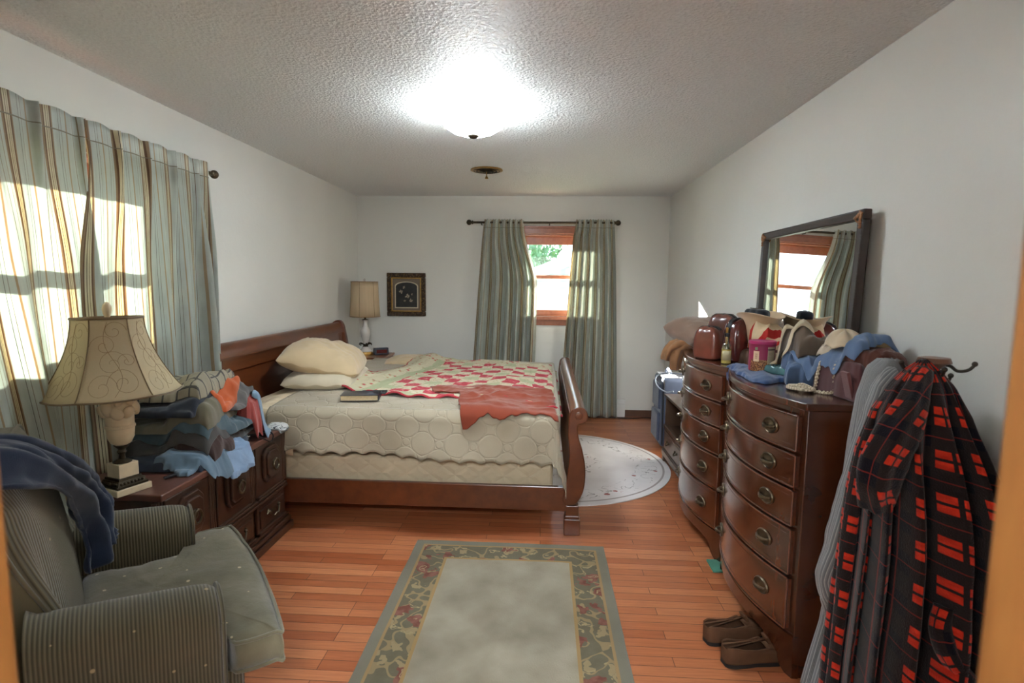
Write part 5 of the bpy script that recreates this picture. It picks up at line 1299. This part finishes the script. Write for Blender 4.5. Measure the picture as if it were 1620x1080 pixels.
# ------------------------------------------------------------ armchair with a jacket over it
def chair_mat(name, axis, dots=1):
    """ribbed olive velvet: stripes vary along one local axis"""
    m = Mat(name, rough=.9, spec=.15); o = m.xyz('Object'); a = o[axis]
    st = ((a+m.noise('Object', 5)*.004)/.0092).fract()
    col = m.ramp(st, [(0, C(68, 62, 46)), (.45, C(112, 104, 82)), (.6, C(122, 113, 90)), (1, C(64, 58, 44))])
    d = m.voro('Object', 12, (1, 1, 1), .4); col = m.mix(d.lt(.065), col, C(190, 166, 128)); col = m.mix(.35, col, m.ramp(m.noise('Object', 3.5), [(.3, C(120, 118, 110)), (.7, C(255, 252, 240))]), 'MULTIPLY')
    m.color(col); m.bump((st-.5).abs()*(-2)+1, .003, .7); m.p.inputs['Sheen Weight'].default_value = .35; return m.m
def armchair():
    th = math.radians(-51)
    T = thing('armchair', 'olive ribbed velvet armchair in the near left corner with a navy jacket on it', 'armchair', (-1.385, 1.56, 0), th); w = local(T)
    mx, my = chair_mat('velvet_cross', 1), chair_mat('velvet_long', 0); mc = Mat('velvet_seat', C(100, 95, 78), .9, 0, .15)
    d = mc.voro('Object', 13, (1, 1, 1), .4); n = mc.noise('Object', 5, detail=4)
    mc.color(mc.mix(d.lt(.075), mc.ramp(n, [(.3, C(88, 82, 64)), (.7, C(120, 112, 90))]), C(190, 172, 140))); mc.bump(mc.noise('Object', 7, detail=3)*1.0+mc.noise('Object', 200)*.1, .02, .5); mc.p.inputs['Sheen Weight'].default_value = .3
    leg = M['walnut']
    def rrect(cx, cz, hx, hz, r, n=5):
        out = []
        for sx, sz, a0 in ((1, 1, 0), (-1, 1, PI/2), (-1, -1, PI), (1, -1, 1.5*PI)):
            for k in range(n): a = a0+PI/2*k/(n-1); out.append((cx+sx*(hx-r)+r*math.cos(a), cz+sz*(hz-r)+r*math.sin(a)))
        return out
    # seat base
    b = MB(); R = []
    for y, s in ((-.2, .96), (-.18, 1), (.3, 1), (.345, .995), (.36, .96)): R.append([(x*s, y, z) for x, z in rrect(0, .235, .365, .115, .025)])
    w(b.loft(R)).build('seat_base', mx, T, smooth=50)
    # arms
    for s in (-1, 1):
        R = []
        for y, sc, dz in ((-.12, 1, .05), (-.1, 1, .035), (.1, 1, .015), (.24, 1, 0), (.275, .97, -.006), (.295, .9, -.015), (.303, .78, -.03)):
            top = .615+dz; pr = []
            for k in range(32):
                a = 2*PI*k/32
                if k <= 16: x, z = .088*math.cos(a)*sc, top-.075+.075*math.sin(a)*sc
                else:
                    q = (k-16)/16; x = (-.088+.176*min(1, max(0, (q-.42)/.16)))*sc*(.9 if .1 < q < .9 else 1); z = top-.075 - (top-.075-.13)*(min(q/.42, 1) if q < .5 else min((1-q)/.42, 1))
                pr.append((s*(.352+x*1.0*(1 if s > 0 else 1)), y, z))
            R.append(pr)
        ao = w(MB().loft(R)).build('arm', mx, T, smooth=60)
        pts = [(s*.352+.083*c_, .3, zz) for c_, zz in [(-.92, .16), (-.92, .35), (-1, .52)]+[(math.cos(a), .535+.066*math.sin(a)) for a in np.linspace(PI, 0, 9)]+[(1, .52), (.92, .35), (.92, .16)]]
        w(MB().tube(sleigh_curve(pts, 60), .006, 6)).build('piping', mx, ao, smooth=180)
    # T-shaped seat cushion, crowned, with piping
    def outl(f=1): return [(x*f, y) for x, y in [(-.262, -.04), (.262, -.04), (.266, .1), (.262, .3), (.3, .318), (.40, .322), (.425, .345), (.425, .43), (.40, .455), (0, .475), (-.40, .455), (-.425, .43), (-.425, .345), (-.40, .322), (-.3, .318), (-.262, .3), (-.266, .1)]]
    base = np.array(sleigh_curve(outl()+[outl()[0]], 102)[:-1]); cen = np.array([0, .16])
    def ring(f, z, crown=0):
        p = cen+(base-cen)*f
        if f > .97: p = base*(1 if f <= 1 else 1)+(base-cen)/np.linalg.norm(base-cen, axis=1)[:, None]*(f-1)*.4
        zz = z+.01*fbm(p[:, 0]*6, p[:, 1]*6, 0, 5)+.008*wrinkle(p[:, 0], p[:, 1], .2, .25, .05, 7)*(crown > 0)
        return np.column_stack([p, zz])
    R = [ring(.02, .352), ring(.9, .352), ring(1.0, .36), ring(1.02, .385), ring(1.025, .41), ring(1.01, .44), ring(.97, .455, 1), ring(.9, .466, 1), ring(.7, .476, 1), ring(.45, .48, 1), ring(.2, .482, 1), ring(.02, .482, 1)]
    co = w(MB().loft(R)).build('seat_cushion', mc.m, T, smooth=180)
    for z in (.362, .45): w(MB().tube([tuple(p) for p in ring(1.012, z)], .0055, 6, closed=True)).build('piping', mc.m, co, smooth=180)
    # back: upholstered, rounded at the top corners, a little wing at each side
    n = 44; s, t = np.meshgrid(np.linspace(-1, 1, n), np.linspace(0, 1, n), indexing='ij')
    hw = .33-.02*(1-t); top = 1.03-.12*np.clip((np.abs(s)-.4)/.6, 0, 1)**2.4
    Z = .15+(top-.15)*t; X = s*hw
    rec = -.11*(t**1.2)
    rim = np.maximum(np.abs(s)**5, t**9)
    yf = -.03+rec*.75+.03*np.sin(PI*np.clip(t*1.05, 0, 1))*(1-s**2) + .085*ss(.78, .98, np.abs(s))*ss(.95, .45, t)*ss(.1, .3, t) - .05*rim
    yb = -.17+rec*.95+.04*rim
    F = np.stack([X, yf, Z], -1); B = np.stack([X, np.minimum(yb, yf-.02), Z], -1)
    w(MB().slab(F, B, np.stack([X, Z], -1))).build('backrest', my, T, smooth=60)
    w(MB().tube([tuple(F[0, k]+[-.004, -.004, 0]) for k in range(2, n)]+[tuple(F[k, -1]+[0, 0, .002]) for k in range(1, n-1)]+[tuple(F[-1, k]+[.004, -.004, 0]) for k in range(n-1, 1, -1)], .006, 6)).build('piping', my, T, smooth=180)
    for sx in (-1, 1):
        for sy, nm in ((.31, 1), (-.14, 0)):
            P_ = [(sx*.315, sy, .135), (sx*(.335 if nm else .315), sy+(.025 if nm else -.02), .1), (sx*(.33 if nm else .315), sy+(.02 if nm else -.03), .05), (sx*(.325 if nm else .315), sy+(.015 if nm else -.04), .012), (sx*(.335 if nm else .315), sy+(.025 if nm else -.04), 0)]
            w(MB().tube(P_, [.045, .036, .022, .02, .026] if nm else [.035, .03, .026, .022, .02], 14)).build('leg', leg, T, smooth=60)
    # navy jacket over the near half of the back
    nu, nv = 90, 110; s, t = np.meshgrid(np.linspace(0, 1, nu), np.linspace(0, 1, nv), indexing='ij')
    path = np.array(sleigh_curve([(-.34, .66), (-.335, .85), (-.32, .97), (-.27, 1.045), (-.19, 1.055), (-.12, 1.02), (-.075, .93), (-.045, .83), (-.03, .74), (-.01, .66), (0, .58)], nv*3))
    L = np.concatenate([[0], np.cumsum(np.linalg.norm(np.diff(path, axis=0), axis=1))]); u = t[0]*L[-1]
    py, pz = np.interp(u, L, path[:, 0]), np.interp(u, L, path[:, 1])
    x0 = .14 - .41*ss(.38, .85, t); x1 = .35 - .42*ss(.45, .95, t)
    X = x0+(x1-x0)*s
    amp = .012+.035*ss(.45, .9, t)
    fold = .6*np.sin(2*PI*(s*2.6+.7*fbm(t*2.2, s*2, 0, 3)))+1.1*fbm(s*5, t*3.5, 0, 6)+.35*wrinkle(s*.5, t*1.1, .9, .2, .06, 8)
    Y = py[None]+amp*fold*ss(.4, .55, t)+.02*ss(.5, .7, t); Z = pz[None]+amp*.7*fold*(1-ss(.45, .6, t))+.012 - .1*np.abs(s-.55)*ss(.85, 1, t) + .03*ss(0, .3, 1-s)*0
    Z = Z - .075*ss(.75, 1, s)**2*(1-ss(.5, .7, t))
    J = w(MB().grid(np.stack([X, Y, Z], -1), np.stack([s*.5, t*1.1], -1)))
    T2 = J.build('navy_jacket', cloth('navy_wool', C(30, 40, 62), .85, 420, .4, .15), smooth=180, solid=.012, origin=(-1.5, 1.4, .55))
    tag(T2, 'navy blue jacket thrown over the back of the olive armchair', 'jacket')
armchair()

# ------------------------------------------------------------ coat stand with a plaid robe and striped shirts
def coat_corner():
    sx, sy = 1.17, 1.72
    T = thing('coat_stand', 'short brown coat stand with curved metal hooks under the robe, right wall', 'coat stand', (sx, sy, 0))
    wd = wood('stand_wood', C(94, 58, 40), C(126, 82, 58), .4, (1, 1, .3), 5)
    MB().tube([(sx, sy, .03), (sx, sy, 1.255)], .017, 14).build('pole', wd, T)
    MB().lathe([(0, 1.245), (.024, 1.245), (.03, 1.255), (.045, 1.262), (.04, 1.276), (0, 1.28)], 20, (sx, sy, 0)).build('top_cap', wd, T)
    MB().lathe([(0, 0), (.15, 0), (.15, .015), (.05, .03), (.025, .05), (0, .05)], 28, (sx, sy, 0)).build('base', wd, T)
    hk = plain('dark_iron', C(70, 62, 54), .4, .6, .5)
    for dx, dy, z, l in ((.95, -.31, 1.245, .1), (.9, .4, 1.2, .085), (-.9, .2, 1.24, .09), (-.3, -.95, 1.235, .09)):
        MB().tube(sleigh_curve([(sx+dx*r, sy+dy*r, z+h) for r, h in ((.012, .012), (.04, .008), (l*.6, -.006), (l*.85, -.002), (l, .014))], 24), .0048, 8).ball((sx+dx*l, sy+dy*l, z+.017), .008, 7).build('hook', hk, T)
    # robe
    rm = Mat('plaid_fleece', rough=.95, spec=.1); u, v, _ = rm.xyz('UV'); p, q = .104, .118
    fu, fv = (u/p).fract(), (v/q).fract()
    su = fu.inside(.08, .27).max(fu.inside(.34, .53)); sv = fv.inside(.06, .24).max(fv.inside(.31, .49))
    n = rm.noise('UV', 60, detail=2)
    base = rm.mix(fu.inside(.02, .52).max(fv.inside(.02, .52)), C(20, 20, 28), C(38, 31, 31)); base = rm.mix(((fv-.77).abs().lt(.012)).max((fu-.82).abs().lt(.014)), base, C(126, 40, 34))
    col = rm.mix(su*sv, base, rm.ramp(n, [(.3, C(176, 40, 24)), (.7, C(214, 56, 32))])); rm.color(col); rm.bump(rm.noise('Object', 260, detail=2), .004, .6); rm.p.inputs['Sheen Weight'].default_value = .2
    def hang(zs, L, R, Y0, Y1, nphi, amp, kf, seed, width, px0=None):
        """cloth hung from a point: closed sections between left and right edges"""
        rings, uv = [], []
        zz = np.linspace(zs[0], zs[-1], 90); ph = np.linspace(0, 2*PI, nphi+1)[:-1]
        for z in zz:
            l, r, a, b = [np.interp(-z, [-q for q in zs], arr) for arr in (L, R, Y0, Y1)]
            cx, hx, cy, hy = (l+r)/2, (r-l)/2, (a+b)/2, (b-a)/2
            dn = ss(zs[0], zs[0]-.35, z)
            f = amp*dn*(np.sin(kf*ph+1.2*np.sin(3*ph+seed)+.5*fbm(ph*2, z*1.3, 0, seed)) + .7*fbm(np.cos(ph)*5, np.sin(ph)*5, z*1.2, seed+4))
            f = f*np.clip(hx/.2, .25, 1)
            x = cx+np.sign(np.cos(ph))*np.abs(np.cos(ph))**.8*hx*(1+f*.3); y = cy+np.sign(np.sin(ph))*np.abs(np.sin(ph))**.8*hy*(1+f*.5)-f*.09*np.where(np.sin(ph) < 0, 1, -.3)
            rings.append(np.column_stack([np.minimum(x, XR-.012), y, np.full(nphi, z)+.008*fbm(ph*3, z*4, 0, seed+1)])); uv.append(np.column_stack([ph/(2*PI)*width, np.full(nphi, (zs[0]-z))]))
        return MB().loft(rings, np.array(uv), caps=True)
    #        z       left   right
    zs = [1.272, 1.245, 1.2, 1.12, 1.0, .86, .72, .55, .35, .12]
    Lx = [1.11, 1.075, 1.035, .99, .965, .955, .95, .94, .93, .925]
    Rx = [1.13, 1.165, 1.2, 1.235, 1.265, 1.3, 1.325, 1.332, 1.325, 1.31]
    Ya = [1.68, 1.655, 1.63, 1.6, 1.57, 1.55, 1.54, 1.53, 1.53, 1.53]
    Yb = [1.7, 1.72, 1.74, 1.755, 1.77, 1.78, 1.79, 1.8, 1.8, 1.8]
    RT = thing('plaid_robe', 'red and black plaid fleece robe hanging from the coat stand on the right', 'robe', (1.15, 1.68, .12))
    b = hang(zs, Lx, Rx, Ya, Yb, 170, .42, 15, 3, 1.55); b.build('robe_body', rm.m, RT, smooth=180)
    sl = [(1.09, 1.64, 1.25), (1.04, 1.6, 1.17), (.985, 1.575, 1.07), (.955, 1.57, 1.0), (.95, 1.58, .93), (.96, 1.6, .86)]
    def ruff(pts, rad, seed, n=26, k=60, flat=1.0):
        pts = sleigh_curve(pts, k); rr = np.interp(np.linspace(0, 1, len(pts)), np.linspace(0, 1, len(rad)), rad)
        b = MB().tube(pts, list(rr), n, flat=flat); V = np.array(b.v); c = np.repeat(np.array(pts), n, 0); d = V-c
        b.v = [tuple(p) for p in c+d*(1+.18*fbm(V[:, 0]*14, V[:, 1]*14, V[:, 2]*9, seed)+.12*np.sin(np.arctan2(d[:, 1], d[:, 0])*5+seed))[:, None]]; return b
    ruff(sl, [.02, .035, .05, .056, .054, .04], 5).build('sleeve', rm.m, RT, smooth=180)
    ruff([(1.13, 1.53, .6), (1.12, 1.52, .54), (1.135, 1.5, .47), (1.19, 1.49, .4), (1.25, 1.5, .36), (1.3, 1.52, .355)], [.026, .03, .03, .028, .028, .02], 9, 14, 60, .6).build('belt', rm.m, RT, smooth=180)
    # grey striped shirt behind the robe
    sm = Mat('striped_shirt', rough=.8, spec=.2); u, v, _ = sm.xyz('UV'); s = (u/.011).fract()
    col = sm.ramp(s, [(0, C(112, 114, 118)), (.45, C(112, 114, 118)), (.5, C(164, 164, 164)), (.62, C(180, 178, 174)), (.7, C(130, 132, 136))]); sm.color(col); sm.bump(sm.noise('Object', 12)*.6+s*.12, .008, .4); sm.p.inputs['Sheen Weight'].default_value = .2
    SH = thing('striped_shirt', 'grey pinstriped long-sleeved shirt hanging on the coat stand behind the plaid robe', 'shirt', (1.15, 1.9, .05))
    zs2 = [1.25, 1.22, 1.12, .95, .75, .5, .3, .16, .06]
    b = hang(zs2, [1.1, 1.075, 1.06, 1.05, 1.04, 1.02, 1.0, .97, .95], [1.14, 1.17, 1.2, 1.23, 1.25, 1.27, 1.28, 1.28, 1.26], [1.83]*9, [1.9, 1.93, 1.96, 1.98, 1.985, 1.985, 1.985, 1.985, 1.985], 110, .16, 11, 14, .9)
    b.build('shirt_body', sm.m, SH, smooth=180)
    ruff([(1.12, 1.84, 1.225), (1.1, 1.82, 1.16), (1.06, 1.82, .98), (1.03, 1.83, .8), (1.01, 1.85, .62), (.995, 1.86, .5), (1.01, 1.86, .42)], [.015, .04, .045, .044, .045, .05, .04], 21, 24, 80).build('sleeve', sm.m, SH, smooth=180)
    ruff([(1.005, 1.86, .435), (1.02, 1.86, .375)], [.043, .041], 23, 24, 8).build('cuff', sm.m, SH, smooth=180)
    MB().tube([(1.1, 1.9, 1.17), (1.1, 1.88, 1.225), (1.15, 1.86, 1.24), (1.19, 1.88, 1.21)], .014, 8).build('collar', sm.m, SH, smooth=180)
    gm = cloth('sage_nylon', C(108, 112, 98), .6, 300, .2)
    VH = hang([1.235, 1.21, 1.12, 1.0, .9, .8], [1.17, 1.17, 1.18, 1.2, 1.22, 1.24], [1.2, 1.225, 1.245, 1.275, 1.29, 1.285], [1.73]*6, [1.76, 1.79, 1.82, 1.84, 1.84, 1.84], 60, .12, 7, 31, .6).build('green_vest', gm, smooth=180, origin=(1.22, 1.78, .8))
    tag(VH, 'grey-green garment showing between the plaid robe and the right wall', 'clothing')
    # shoes under the chest
    su_ = plain('brown_suede', C(96, 66, 46), .85, 0, .2, .2, 12, .4, 300); so_ = plain('dark_rubber', C(44, 40, 38), .8, 0, .2, .1); li = plain('shoe_lining', C(62, 50, 42), .9, 0, .1, .15)
    def shoe(loc, rz, label):
        T = thing('slip_on_shoe', label, 'shoe', loc, rz, 'pair of brown slip-on shoes'); w = local(T)
        xs = [-.13, -.122, -.1, -.06, -.01, .04, .085, .115, .132, .138]; hw = [.018, .028, .036, .038, .037, .042, .045, .036, .022, .008]; top = [.072, .078, .078, .068, .062, .07, .058, .048, .036, .026]
        def half(x): return np.interp(x, xs, hw), np.interp(x, xs, top)
        st = np.linspace(-.13, .138, 40)
        def ring(f, z): return [(x, y, z) for x, y in [(x, -half(x)[0]*f) for x in st]+[(x, half(x)[0]*f) for x in st[::-1]]]
        w(MB().loft([ring(1.04, .0), ring(1.08, .006), ring(1.06, .016)])).build('sole', so_, T, smooth=50)
        R = []
        for k in range(12):
            q = k/11; R.append([(x, y*(1.03+.05*math.sin(PI*q)-.2*q**3*(1 if x > .03 else .45)), .014+(half(x)[1]-.014)*math.sin(q*PI/2)) for x, y, _ in ring(1, 0)])
        b = MB().loft(R, caps=False)
        # vamp closing the front of the upper, from the throat to the toe
        sx_ = [x for x in st if x > .03]; G = []
        for x in sx_:
            h, tp = half(x); G.append([(x, h*.83*math.cos(a), tp-.002+.016*math.sin(a)*min(1, (x-.025)/.03)) for a in np.linspace(PI, 0, 12)])
        b.grid(np.array(G)); w(b).build('upper', su_, T, smooth=60, solid=-.004)
        w(MB().loft([ring(.9, .017), ring(.9, .02)])).build('insole', li, T, smooth=0)
        w(MB().tube([(x, y*.88, half(x)[1]+.001) for x, y, _ in ring(1, 0) if x < .045]+[(.045, 0, half(.045)[1]+.016)], .0045, 6, closed=True)).build('collar', su_, T, smooth=180)
        w(MB().box((.05, 0, .09), (.012, .04, .036), rot=(0, -.5, 0))).build('tongue', su_, T, smooth=0, bevel=.005)
    shoe((.855, 2.12, .0), .22, 'nearer brown suede slip-on shoe by the chest foot'); shoe((.82, 2.26, .0), .3, 'farther brown suede slip-on shoe, partly under the chest front')
    T = thing('dark_shoe', 'dark brown leather shoe on the floor beneath the hanging shirt', 'shoe', (1.0, 1.9, 0), .9); w = local(T)
    R = []
    for x, hw, z in ((-.13, .02, .05), (-.12, .034, .075), (-.08, .04, .08), (-.02, .04, .085), (.04, .044, .07), (.1, .045, .05), (.13, .032, .035), (.14, .01, .02)):
        R.append([(x, hw*math.cos(a)*1.02, .012+max(0, math.sin(a))**.7*(z-.012)-.01*max(0, -math.sin(a))) for a in np.linspace(0, 2*PI, 25)[:-1]])
    w(MB().loft(R)).build('upper', plain('dark_brown_leather', C(52, 36, 28), .4, 0, .4), T, smooth=60)
coat_corner()
